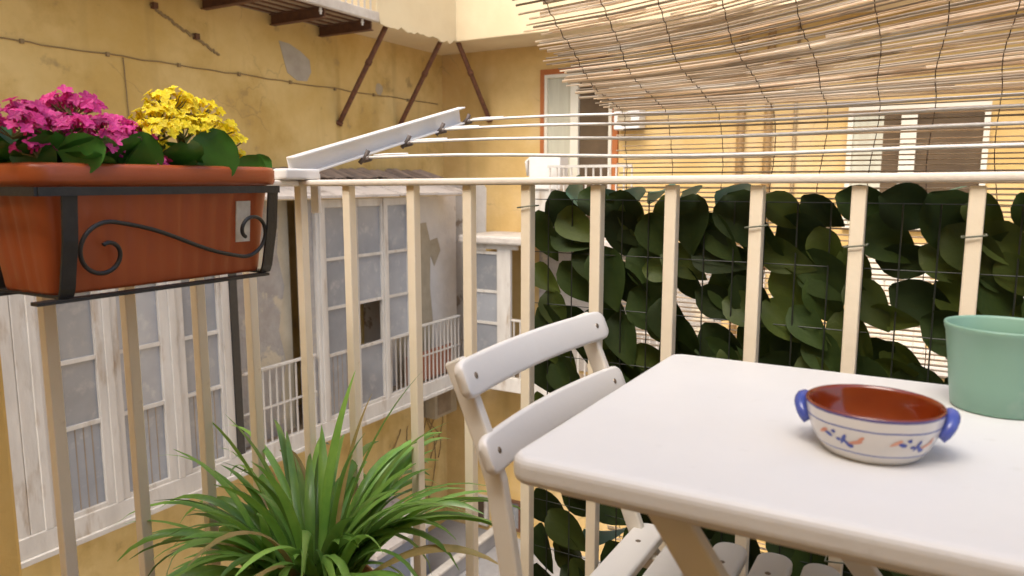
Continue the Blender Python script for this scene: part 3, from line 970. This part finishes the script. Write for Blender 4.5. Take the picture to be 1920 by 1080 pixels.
ro = rest.build('far_leaves', 'ivy', tv, smooth=True)
ro['kind'] = 'stuff'
for x, z in ((-0.681, 0.955), (-0.261, 0.93), (-0.113, 0.905), (0.038, 0.925), (0.33, 0.92), (-0.539, 0.42), (-0.113, 0.4)):
    r = 0.0145
    MB().tube([(x + r * 1.02 * c, RY + r * s_, z + 0.002 * c) for c, s_ in ((-1, -1), (1, -1), (1, 1), (0.2, 1.4), (-1, 1), (-1, -1))], 0.0015, 6).build('cable_tie', 'tie', tv, smooth=True)

# ================================================================== TABLE
TZ = 0.745
tb = thing('bistro_table', 'small white square folding bistro table in front of the railing', 'table', (-0.06, 0.83, 0))
tx0, tx1, ty0, ty1 = -0.345, 0.215, 0.585, 1.085


def rrect(x0, x1, y0, y1, r, n=6):
    p = []
    for cx, cy, a in ((x1 - r, y1 - r, 0), (x0 + r, y1 - r, 90), (x0 + r, y0 + r, 180), (x1 - r, y0 + r, 270)):
        for k in range(n + 1):
            t = R(a + 90 * k / n)
            p.append((cx + r * math.cos(t), cy + r * math.sin(t)))
    return p


MB().prism(rrect(tx0, tx1, ty0, ty1, 0.022), 'Z', TZ - 0.030, TZ).build('tabletop', 'table_paint', tb, bevel=0.0105, seg=5)
for y in (0.63, 1.04):
    MB().box(tx0 + 0.04, tx1 - 0.04, y - 0.010, y + 0.010, TZ - 0.046, TZ - 0.0305).build('apron', 'frame_paint', tb, bevel=0.003)
for (xa, xb, y, w) in ((-0.205, 0.30, 0.632, 0.034), (0.19, -0.36, 0.667, 0.030), (-0.235, 0.33, 1.04, 0.030), (0.19, -0.36, 1.005, 0.030)):
    MB().bar((xa, y, TZ - 0.036), (xb, y, 0.0), 0.016, w, (1, 0, 0)).build('leg', 'frame_paint', tb, bevel=0.003)
for x, z, ya, yb in ((0.285, 0.02, 0.62, 1.05), (-0.345, 0.02, 0.66, 1.01)):
    MB().tube([(x, ya, z), (x, yb, z)], 0.009, 8).build('stretcher', 'frame_paint', tb, smooth=True)

# ================================================================== CHAIR
ch = thing('folding_chair', 'white folding slatted chair pushed under the left side of the table', 'chair', (-0.3, 0.9, 0))


def slat_curved(name, x, z, y0, y1, h, t, bow, lean, m='white_paint'):
    """curved back slat with rounded long edges, square-cut ends and eased corners"""
    N = 24
    vs, fs = [], []
    sec = rrect(-t / 2, t / 2, -h / 2, h / 2, t * 0.40, 3)
    ax = Vector((lean, 0, 1)).normalized()          # direction of the slat's height
    nx = Vector((ax.z, 0, -ax.x))                   # direction of its thickness
    L = y1 - y0
    for i in range(N + 1):
        u = 0.5 - 0.5 * math.cos(math.pi * i / N)
        d = min(u, 1 - u) * L
        rc = 0.014
        e = 1.0 if d >= rc else 1 - (rc - math.sqrt(max(0, rc * rc - (rc - d) ** 2))) * 0.8 / (h / 2)
        c = Vector((x - bow * (1 - (2 * u - 1) ** 2), y0 + L * u, z))
        for (sx, sz) in sec:
            vs.append(c + nx * sx + ax * (sz * e))
    k = len(sec)
    for i in range(N):
        for j in range(k):
            fs.append((i * k + j, i * k + (j + 1) % k, (i + 1) * k + (j + 1) % k, (i + 1) * k + j))
    fs += [tuple(range(k)), tuple(N * k + j for j in range(k))]
    o = MB().add(vs, fs).build(name, m, ch, smooth=True)
    o.data.set_sharp_from_angle(angle=R(50))
    return o


scr = MB().lathe([(0.0, 0.001), (0.0028, 0.001), (0.0042, 0.0), (0.0042, -0.004)], 14).mesh('screw', 'screw', True)
LEAN = -0.42
s1 = slat_curved('back_slat', -0.468, 0.772, 0.695, 1.105, 0.047, 0.013, 0.016, LEAN)
s2 = slat_curved('back_slat', -0.436, 0.686, 0.695, 1.105, 0.047, 0.013, 0.016, LEAN)
for par, x, z in ((s1, -0.468, 0.772), (s2, -0.436, 0.686)):
    for y in (0.722, 1.078):
        nx = Vector((1, 0, -LEAN)).normalized()
        place('screw', scr, par, frame(Vector((x - 0.004, y, z)) + nx * 0.0068, nx))
for y in (0.722, 1.078):
    path = [(-0.496, y, 0.79), (-0.482, y, 0.76), (-0.456, y, 0.70), (-0.438, y, 0.65), (-0.426, y, 0.585), (-0.412, y, 0.50), (-0.388, y, 0.44), (-0.352, y, 0.40), (-0.29, y, 0.35), (-0.20, y, 0.265), (-0.05, y, 0.09), (0.02, y, 0.0)]
    MB().ribbon(path, 0.014, 0.026, (0, 1, 0)).build('leg', 'frame_paint', ch, bevel=0.003)
    rear = [(-0.13, y + (0.022 if y < 0.9 else -0.022), 0.43), (-0.25, y + (0.022 if y < 0.9 else -0.022), 0.30), (-0.46, y + (0.022 if y < 0.9 else -0.022), 0.0)]
    MB().ribbon(rear, 0.014, 0.024, (0, 1, 0)).build('leg', 'frame_paint', ch, bevel=0.003)
    MB().box(-0.40, -0.04, y - 0.008 + (0.047 if y < 0.9 else -0.047), y + 0.008 + (0.047 if y < 0.9 else -0.047), 0.418, 0.437).build('seat_rail', 'frame_paint', ch, bevel=0.003)
for k in range(6):
    x = -0.372 + k * 0.064
    sl = MB().prism(rrect(x - 0.025, x + 0.025, 0.70, 1.10, 0.022), 'Z', 0.438, 0.456).build('seat_slat', 'white_paint', ch, bevel=0.005, seg=3)
    for y in (0.769, 1.031):
        place('screw', scr, sl, TRS((x, y, 0.4562)))

# ================================================================== BOWL, POT
bc = (-0.046, 0.771, TZ + 0.0005)
bo = thing('ceramic_bowl', 'small white painted ceramic bowl with brown inside and blue handles on table', 'bowl', bc)
outer = [(0.0, 0.002), (0.036, 0.002), (0.038, 0.0), (0.042, 0.0), (0.0445, 0.003), (0.051, 0.012), (0.0565, 0.024), (0.0590, 0.035), (0.0602, 0.044), (0.0607, 0.0470)]
inner = [(0.0608, 0.0468), (0.0600, 0.0482), (0.0585, 0.0480), (0.0570, 0.044), (0.0555, 0.034), (0.0525, 0.024), (0.047, 0.014), (0.040, 0.008), (0.02, 0.006), (0.0, 0.006)]
MB().lathe(outer, 72).build('outer_wall', 'glaze_white', bo, smooth=True, mtx=Matrix.Translation(bc))
MB().lathe(inner, 72).build('inside', 'glaze_in', bo, smooth=True, mtx=Matrix.Translation(bc))


def brad(z):
    for i in range(3, len(outer) - 1):
        (r0, z0), (r1, z1) = outer[i], outer[i + 1]
        if z0 <= z <= z1:
            return r0 + (r1 - r0) * (z - z0) / (z1 - z0)
    return outer[-1][0]


for ang in (172, 10):
    t = R(ang)
    e = Vector((math.cos(t), math.sin(t), 0))
    q = Vector((-e.y, e.x, 0))
    pts = []
    for k in range(13):
        u = k / 12
        w = 0.021 * math.cos(math.pi * u)
        out = 0.0125 * math.sin(math.pi * u) ** 0.8
        zz_ = 0.024 + 0.017 * math.sin(math.pi * u)
        c_ = Vector(bc)
        pts.append(c_ + e * (brad(0.024) - 0.003 + out) + q * w + Vector((0, 0, zz_)))
    MB().tube(pts, [0.0052 + 0.0012 * math.sin(math.pi * k / 12) for k in range(13)], 10).build('handle', 'glaze_blue', bo, smooth=True)


def dab(a, z, la, lz, rot, m):
    """a brush dab lying on the outer wall: an ellipse in (angle, height)"""
    vs = []
    n = 12
    ring = []
    for k in range(n):
        t = 2 * math.pi * k / n
        u, v = la * math.cos(t), lz * math.sin(t) * (0.75 + 0.25 * math.cos(t))
        uu = u * math.cos(rot) - v * math.sin(rot)
        vv = u * math.sin(rot) + v * math.cos(rot)
        zz_ = z + vv
        r = brad(zz_) + 0.0004
        th = a + uu / r
        ring.append((bc[0] + r * math.cos(th), bc[1] + r * math.sin(th), bc[2] + zz_))
    rc = brad(z) + 0.0005
    b = MB()
    b.add([(bc[0] + rc * math.cos(a), bc[1] + rc * math.sin(a), bc[2] + z)] + ring, [(0, 1 + k, 1 + (k + 1) % n) for k in range(n)])
    b.build('painted_dab', m, bo)


for base in (244, 310, 20, 64, 110, 150):
    for da, dz, la, lz, ro, m in ((-11, 0.0245, .0042, .0016, .5, 'glaze_blush'), (-7, 0.0235, .003, .0018, -.3, 'glaze_blue'), (-3, 0.0262, .0016, .0016, 0, 'glaze_blue'), (0, 0.0218, .0017, .0015, 0, 'glaze_blue'),
                                  (3.4, 0.0225, .0042, .0016, 1.1, 'glaze_blue'), (5.5, 0.0205, .0038, .0016, -.9, 'glaze_blue'), (7.5, 0.0190, .0022, .0018, 0, 'glaze_blue'), (11, 0.0220, .0048, .0017, .35, 'glaze_blush'), (14, 0.0245, .003, .0013, .7, 'glaze_blush')):
        dab(R(base + da * 1.45), 0.0225 + (dz - 0.0225) * 1.5, la * 1.45, lz * 1.45, ro, m)

pcn = (0.068, 0.992, TZ + 0.0005)
po = thing('mint_pot', 'mint green round pot at the right edge of the table', 'pot', pcn)
prf = [(0.0, 0.0), (0.046, 0.0), (0.048, 0.002), (0.0515, 0.030), (0.0560, 0.070), (0.0580, 0.086), (0.0595, 0.090), (0.0605, 0.0945), (0.0600, 0.0965), (0.0585, 0.0965), (0.0572, 0.094), (0.0550, 0.075), (0.0500, 0.03), (0.0465, 0.006), (0.0, 0.005)]
MB().lathe(prf, 72).build('pot_wall', 'mint', po, smooth=True, mtx=Matrix.Translation(pcn))

# ================================================================== PLANTER WITH HOLDER
pl = thing('window_box_planter', 'terracotta coloured plastic window box full of kalanchoes on the left railing', 'planter', (-1.14, 0.76, 0.85))
PXc, PY0, PY1 = -1.143, 0.545, 0.975


def planter_ring(hx, y0, y1, z, r, fl=0.0):
    return [(p[0], p[1], z) for p in rrect(PXc - hx, PXc + hx, y0, y1, r, 5)]


def loft(rings, m, name, parent, smooth=True, cap=True):
    b = MB()
    n = len(rings[0])
    vs = [v for r_ in rings for v in r_]
    fs = []
    for i in range(len(rings) - 1):
        for k in range(n):
            fs.append((i * n + k, i * n + (k + 1) % n, (i + 1) * n + (k + 1) % n, (i + 1) * n + k))
    if cap:
        fs.append(tuple(range(n)))
    b.add(vs, fs)
    return b.build(name, m, parent, smooth=smooth)


# fluted body
def fluted(hx, y0, y1, z, amp, r=0.02):
    base = rrect(PXc - hx, PXc + hx, y0, y1, r, 5)
    out = []
    n = len(base)
    for i in range(n):
        a, b = Vector(base[i]), Vector(base[(i + 1) % n])
        L = (b - a).length
        st = max(1, int(L / 0.006))
        out_n = Vector((b - a).yx)
        out_n = Vector((out_n.x, -out_n.y)).normalized()
        for k in range(st):
            t = k / st
            p = a.lerp(b, t)
            if L > 0.05:
                d = amp * (abs(math.sin(math.pi * (t * L) / 0.034)) ** 0.6 - 0.5) * min(1, min(t, 1 - t) * L / 0.02)
                p = p + out_n * d
            out.append((p.x, p.y, z))
    return out


# same vertex count for each ring: use one template and scale it
tmpl = fluted(0.085, PY0 + 0.012, PY1 - 0.012, 0, 0.0022)
cy = (PY0 + PY1) / 2
rings = []
for z, kx, ky in ((0.842, 0.82, 0.90), (0.847, 0.84, 0.91), (0.90, 0.89, 0.94), (0.95, 0.94, 0.965), (0.996, 1.0, 1.0)):
    rings.append([(PXc + (p[0] - PXc) * kx, cy + (p[1] - cy) * ky, z) for p in tmpl])
loft(rings, 'terracotta_plastic', 'body', pl, smooth=True)
rim = []
for hx, ey, z in ((0.086, 0.012, 0.995), (0.098, 0.0, 0.996), (0.100, -0.002, 1.003), (0.100, -0.002, 1.020), (0.097, 0.001, 1.0255), (0.090, 0.008, 1.027), (0.085, 0.013, 1.022), (0.083, 0.015, 1.0)):
    rim.append(planter_ring(hx, PY0 + ey, PY1 - ey, z, 0.035))
loft(rim, 'terracotta_plastic', 'rim', pl, cap=False)
loft([planter_ring(0.083, PY0 + 0.015, PY1 - 0.015, 1.004, 0.03)], 'soil', 'soil', pl)
lbm = MB().prism([(-1.0675, 0.897), (-1.0652, 0.897), (-1.0585, 0.968), (-1.0608, 0.968)], 'Y', 0.884, 0.914)
lbm.build('paper_label', 'label', pl)

hd = thing('planter_holder', 'black wrought iron planter holder with scrolls hooked on the left railing', 'planter holder', (-1.14, 0.76, 0.83))
hx0, hx1 = -1.246, -1.030
hy0, hy1 = 0.572, 0.948
hz = 0.988
b = MB()
b.bar((hx1, hy0 - 0.03, hz), (hx1, hy1 + 0.006, hz), 0.004, 0.012)
b.build('hoop_bar', 'black_iron', hd)
MB().bar((hx0, hy0 - 0.03, hz), (hx0, hy1 + 0.006, hz), 0.004, 0.012).build('hoop_bar', 'black_iron', hd)
for y in (hy0 - 0.032, hy1 + 0.004):
    MB().bar((hx0, y, hz), (hx1, y, hz), 0.004, 0.012).build('hoop_bar', 'black_iron', hd)
zb_ = 0.840
for y in (hy0 + 0.014, hy1 - 0.004):
    MB().ribbon([(hx1 - 0.004, y, hz + 0.006), (hx1 - 0.012, y, 0.92), (hx1 - 0.028, y, zb_ + 0.012), (hx1 - 0.034, y, zb_)], 0.021, 0.004, (0, 1, 0)).build('strap', 'black_iron', hd)
    MB().bar((hx1 - 0.034, y, zb_), (hx0 + 0.02, y, zb_), 0.021, 0.004).build('strap', 'black_iron', hd)
    MB().ribbon([(hx0 + 0.02, y, zb_), (hx0 + 0.006, y, 0.90), (hx0, y, hz), (hx0, y, 1.014), (hx0 - 0.02, y, 1.0165), (RX - 0.026, y, 1.0155), (RX - 0.028, y, 0.97)], 0.021, 0.004, (0, 1, 0)).build('hook_strap', 'black_iron', hd)
MB().bar((hx1 - 0.036, hy0 - 0.028, zb_ - 0.005), (hx1 - 0.036, hy1, zb_ - 0.005), 0.018, 0.005).build('base_bar', 'black_iron', hd)
MB().bar((hx0 + 0.03, hy0 - 0.028, zb_ - 0.005), (hx0 + 0.03, hy1, zb_ - 0.005), 0.018, 0.005).build('base_bar', 'black_iron', hd)


def spiral(cy_, cz_, r0, r1, a0_, a1_, n=34):
    return [(cy_ + (r0 + (r1 - r0) * k / n) * math.cos(a0_ + (a1_ - a0_) * k / n), cz_ + (r0 + (r1 - r0) * k / n) * math.sin(a0_ + (a1_ - a0_) * k / n)) for k in range(n + 1)]


# S-scroll across the front: big curl at the near end, straight run, small curl at the far end
big = spiral(0.642, 0.903, 0.020, 0.048, R(80), R(80 - 410 + 0), 40)
big = spiral(0.640, 0.899, 0.012, 0.046, R(110), R(110 - 395), 44)
sm = spiral(0.900, 0.915, 0.044, 0.012, R(-105), R(-105 + 330), 40)
path2 = big + [((1 - t) * big[-1][0] + t * sm[0][0], (1 - t) * big[-1][1] + t * sm[0][1] + 0.004 * math.sin(math.pi * 2 * t)) for t in [k / 12 for k in range(1, 12)]] + sm
MB().tube([(hx1 - 0.006 - (hz - z) * 0.15, y, z) for y, z in path2], 0.0034, 7).build('scroll', 'black_iron', hd, smooth=True)

# ================================================================== KALANCHOES
def petal_flower(m, name):
    b = MB()
    for k in range(4):
        a = k * math.pi / 2
        ca, sa = math.cos(a), math.sin(a)

        def rot(x, y, z):
            return (x * ca - y * sa, x * sa + y * ca, z)
        vs = [(0, 0, 0), (0.0030, -0.0030, 0.0006), (0.0058, -0.0027, 0.0012), (0.0082, 0, 0.0004), (0.0058, 0.0027, 0.0012), (0.0030, 0.0030, 0.0006)]
        b.add([rot(*v) for v in vs], [(0, 1, 2, 3), (0, 3, 4, 5)])
    b.lathe([(0.0, -0.010), (0.0016, -0.010), (0.0014, -0.001), (0.0, 0.001)], 5)
    return b.mesh(name, m, False)


pinkf = petal_flower('pink', 'floret')
yelf = petal_flower('yellow', 'floret')


def kal_leaf(L, W, seed):
    b = MB()
    n = 8
    vs, fs = [], []
    for i in range(n + 1):
        t = i / n
        w = W * max(0.0, math.sin(math.pi * (0.08 + 0.90 * t)) ** 0.55)
        if i % 2 and i > 2:
            w *= 0.965
        for q in (-1, -0.5, 0, 0.5, 1):
            vs.append((L * t, q * w, 0.18 * W * abs(q) ** 2 - 0.10 * L * t * t + 0.0015 * math.sin(seed + 5 * t + q)))
    for i in range(n):
        for j in range(4):
            a = i * 5 + j
            fs.append((a, a + 1, a + 6, a + 5))
    b.add(vs, fs)
    return b.mesh('leaf', 'kleaf', True)


kl = [kal_leaf(0.085, 0.036, 1), kal_leaf(0.07, 0.030, 4), kal_leaf(0.055, 0.026, 7)]


def kalanchoe(label, flower, umbels, base, leaves, seed, facing=()):
    g = random.Random(seed)
    t = thing('kalanchoe', label, 'plant', base, 'kalanchoes in the planter')
    for (dx, y, z, r, n) in umbels:
        r *= 1.18
        c = Vector((PXc + dx, y, z))
        root = Vector((base[0] + g.uniform(-.02, .02), base[1] + (y - base[1]) * 0.35, 1.005))
        mid = root.lerp(c, 0.6) + Vector((0, 0, 0.01))
        hub = c - Vector((0, 0, r * 0.75))
        MB().tube([root, mid, hub], [0.0035, 0.003, 0.0022], 6).build('stem', 'bud', t, smooth=True)
        fork = MB()
        for k in range(n):
            u = g.random() ** 0.75
            a = g.uniform(0, 2 * math.pi)
            th = u * 1.45
            d = Vector((math.sin(th) * math.cos(a), math.sin(th) * math.sin(a), math.cos(th)))
            p = c + Vector((d.x * r, d.y * r, (d.z - 0.75) * r * 0.62)) + Vector((g.uniform(-1, 1), g.uniform(-1, 1), g.uniform(-1, 1))) * 0.006
            nd = (d + Vector((g.uniform(-.4, .8), g.uniform(-.7, .3), 0.3)))
            place('floret', flower, t, frame(p, nd, g.uniform(0, 6)) @ Matrix.Scale(g.uniform(1.05, 1.5) if flower is pinkf else g.uniform(0.95, 1.3), 4))
            if k % 2 == 0:
                fork.tube([hub, hub.lerp(p, 0.6) + Vector((0, 0, -0.003)), p - nd.normalized() * 0.008], 0.0012, 4, False)
        fork.build('flower_stalks', 'bud', t)
    cdir = Vector((0.80, -0.58, 0.10)).normalized()
    for (y, z, dx, lean_, tip, k, sc) in facing:
        ax = (Vector((0, 0, 1)) * math.cos(R(lean_)) + Vector((0.58, 0.80, 0)) * math.sin(R(lean_)) - cdir * tip).normalized()
        yv = cdir.cross(ax).normalized()
        zv = ax.cross(yv)
        m_ = Matrix(((ax.x, yv.x, zv.x, PXc + dx), (ax.y, yv.y, zv.y, y), (ax.z, yv.z, zv.z, z), (0, 0, 0, 1))) @ Matrix.Diagonal((sc, sc * 1.15, sc, 1))
        place('leaf', kl[k], t, m_)
    for (y, z, dx, az_, elv, roll, k, sc) in leaves:
        m_ = Matrix.Translation((PXc + dx, y, z)) @ Matrix.Rotation(R(az_), 4, 'Z') @ Matrix.Rotation(R(-elv), 4, 'Y') @ Matrix.Rotation(R(roll), 4, 'X') @ Matrix.Scale(sc, 4)
        place('leaf', kl[k], t, m_)
    return t


g = random.Random(3)


def rand_leaves(y0, y1, n, seed):
    g = random.Random(seed)
    out = []
    for k in range(n):
        out.append((g.uniform(y0, y1), 1.008 + g.uniform(0, 0.02), g.uniform(-.05, .045), g.uniform(-180, 180), g.uniform(15, 60), g.uniform(-30, 30), g.choice((0, 1, 2)), g.uniform(0.8, 1.1)))
    return out


kalanchoe('pink flowering kalanchoe in the near half of the planter', pinkf,
          [(0.01, 0.655, 1.127, 0.036, 40), (0.03, 0.575, 1.100, 0.034, 34), (0.06, 0.545, 1.085, 0.030, 22), (-0.03, 0.535, 1.095, 0.030, 20), (0.045, 0.625, 1.088, 0.036, 38),
           (-0.01, 0.725, 1.096, 0.032, 32), (0.04, 0.720, 1.080, 0.034, 36), (0.07, 0.640, 1.060, 0.026, 22), (0.06, 0.685, 1.058, 0.016, 12), (0.07, 0.567, 1.050, 0.018, 12), (0.075, 0.755, 1.034, 0.012, 10), (-0.04, 0.65, 1.115, 0.03, 20)],
          (PXc, 0.645, 1.004),
          [(0.585, 1.012, 0.03, -10, 42, 10, 0, 1.0), (0.62, 1.012, 0.04, 20, 40, -10, 0, 1.0), (0.665, 1.010, 0.035, -20, 45, 5, 0, 0.95), (0.70, 1.010, 0.03, 10, 50, 0, 0, 0.95)] + rand_leaves(0.57, 0.73, 22, 5), 5,
          [(0.60, 1.030, 0.072, 70, -0.2, 1, 0.85), (0.665, 1.028, 0.066, -70, -0.2, 1, 0.85), (0.72, 1.012, 0.06, 15, -0.3, 1, 0.95), (0.575, 1.012, 0.06, -10, -0.2, 2, 0.95)])
kalanchoe('yellow flowering kalanchoe in the far half of the planter', yelf,
          [(0.0, 0.83, 1.146, 0.036, 40), (0.02, 0.788, 1.116, 0.034, 36), (0.0, 0.876, 1.138, 0.034, 36), (0.0, 0.915, 1.108, 0.030, 28), (0.01, 0.938, 1.080, 0.024, 20),
           (0.05, 0.767, 1.092, 0.030, 28), (0.05, 0.812, 1.098, 0.032, 32), (0.04, 0.862, 1.104, 0.032, 30), (0.0, 0.948, 1.052, 0.016, 10), (0.05, 0.77, 1.060, 0.012, 8), (-0.05, 0.85, 1.128, 0.03, 20)],
          (PXc, 0.865, 1.004),
          [(0.80, 1.012, 0.05, -25, 40, 10, 0, 1.0), (0.835, 1.012, 0.04, -70, 45, 0, 1, 1.0)] + rand_leaves(0.79, 0.93, 16, 8), 9,
          [(0.84, 1.003, 0.070, 14, -0.15, 0, 1.02), (0.80, 1.004, 0.066, -30, -0.2, 1, 0.95), (0.955, 1.020, 0.045, 55, -0.2, 2, 0.72), (0.925, 1.004, 0.06, 30, -0.3, 2, 0.9)])

# ================================================================== STRAP-LEAVED PLANT
sp = thing('strap_leaf_plant', 'bushy strap-leaved green plant growing in the railing corner', 'plant', (-1.03, 1.0, 0.27))
pt = thing('clay_pot', 'round clay pot holding the strap-leaved plant', 'pot', (-1.03, 1.0, 0.0))
MB().lathe([(0.0, 0.001), (0.085, 0.001), (0.09, 0.01), (0.108, 0.17), (0.118, 0.172), (0.120, 0.212), (0.113, 0.214), (0.106, 0.206), (0.098, 0.19), (0.0, 0.19)], 40).build('pot_wall', 'terracotta', pt, smooth=True, mtx=Matrix.Translation((-1.03, 1.0, 0)))
MB().lathe([(0.100, 0.196), (0.06, 0.203), (0.0, 0.206)], 30).build('soil', 'soil', sp, smooth=True, mtx=Matrix.Translation((-1.03, 1.0, 0)))


def blade(base, az_, elv, L, W, droop, twist, g):
    n = 12
    p = Vector(base)
    d_h = Vector((math.cos(az_), math.sin(az_), 0))
    a = elv
    vs, fs = [], []
    side0 = Vector((-d_h.y, d_h.x, 0))
    bend = g.uniform(-0.9, 0.9)
    for i in range(n + 1):
        t = i / n
        dr = d_h * math.cos(a) + Vector((0, 0, math.sin(a)))
        tw = twist * t
        nrm = side0.cross(dr).normalized()
        sd = (side0 * math.cos(tw) + nrm * math.sin(tw)).normalized()
        nn = sd.cross(dr).normalized()
        w = W * 0.5 * (0.55 + 0.75 * t if t < 0.4 else (0.85 * (1 - ((t - 0.4) / 0.6) ** 2.2) + 0.0)) + 0.0006
        fold = w * (0.55 * (1 - t) + 0.15)
        vs += [p - sd * w + nn * fold, p + Vector((0, 0, 0)), p + sd * w + nn * fold]
        p = p + dr * (L / n) + side0 * bend * (L / n) * t * 0.5
        a -= droop / n * (0.4 + 1.3 * t)
    for i in range(n):
        for j in range(2):
            q = i * 3 + j
            fs.append((q, q + 1, q + 4, q + 3))
    return MB().add(vs, fs)


g = random.Random(17)
for k in range(135):
    az_ = g.uniform(0, 2 * math.pi)
    rr = 0.075 * math.sqrt(g.random())
    base = (-1.03 + rr * math.cos(az_ + g.uniform(-.8, .8)), 1.0 + rr * math.sin(az_ + g.uniform(-.8, .8)), 0.20 + g.uniform(0, 0.02))
    inner_ = k < 44
    elv = R(g.uniform(60, 90)) if inner_ else R(g.uniform(38, 74))
    L = g.uniform(0.26, 0.42) if inner_ else g.uniform(0.25, 0.43)
    blade(base, az_, elv, L, g.uniform(0.016, 0.032), g.uniform(0.7, 2.1) if inner_ else g.uniform(1.2, 2.9), g.uniform(-1.2, 1.2), g).build('leaf', 'dry_blade' if g.random() < 0.05 else 'blade', sp, smooth=True)
# a few long leaves that reach out through the bars and towards the camera
for az_, elv, L, W, dr in ((R(150), 58, 0.50, 0.018, 1.5), (R(165), 50, 0.48, 0.016, 1.9), (R(30), 62, 0.46, 0.02, 1.5), (R(10), 55, 0.46, 0.022, 1.7), (R(-60), 62, 0.36, 0.032, 2.2),
                           (R(-50), 55, 0.34, 0.030, 2.5), (R(-75), 60, 0.34, 0.028, 2.4), (R(60), 78, 0.46, 0.016, 0.5), (R(110), 84, 0.42, 0.024, 0.4), (R(200), 55, 0.44, 0.016, 1.9), (R(190), 60, 0.46, 0.014, 1.5)):
    blade((-1.03 + 0.03 * math.cos(az_), 1.0 + 0.03 * math.sin(az_), 0.21), az_, R(elv), L, W, dr, g.uniform(-.4, .4), g).build('leaf', 'blade', sp, smooth=True)
MB().tube([(-1.02, 0.98, 0.20), (-1.015, 0.97, 0.28)], [0.03, 0.018], 9).build('stem_cluster', 'soil', sp, smooth=True)
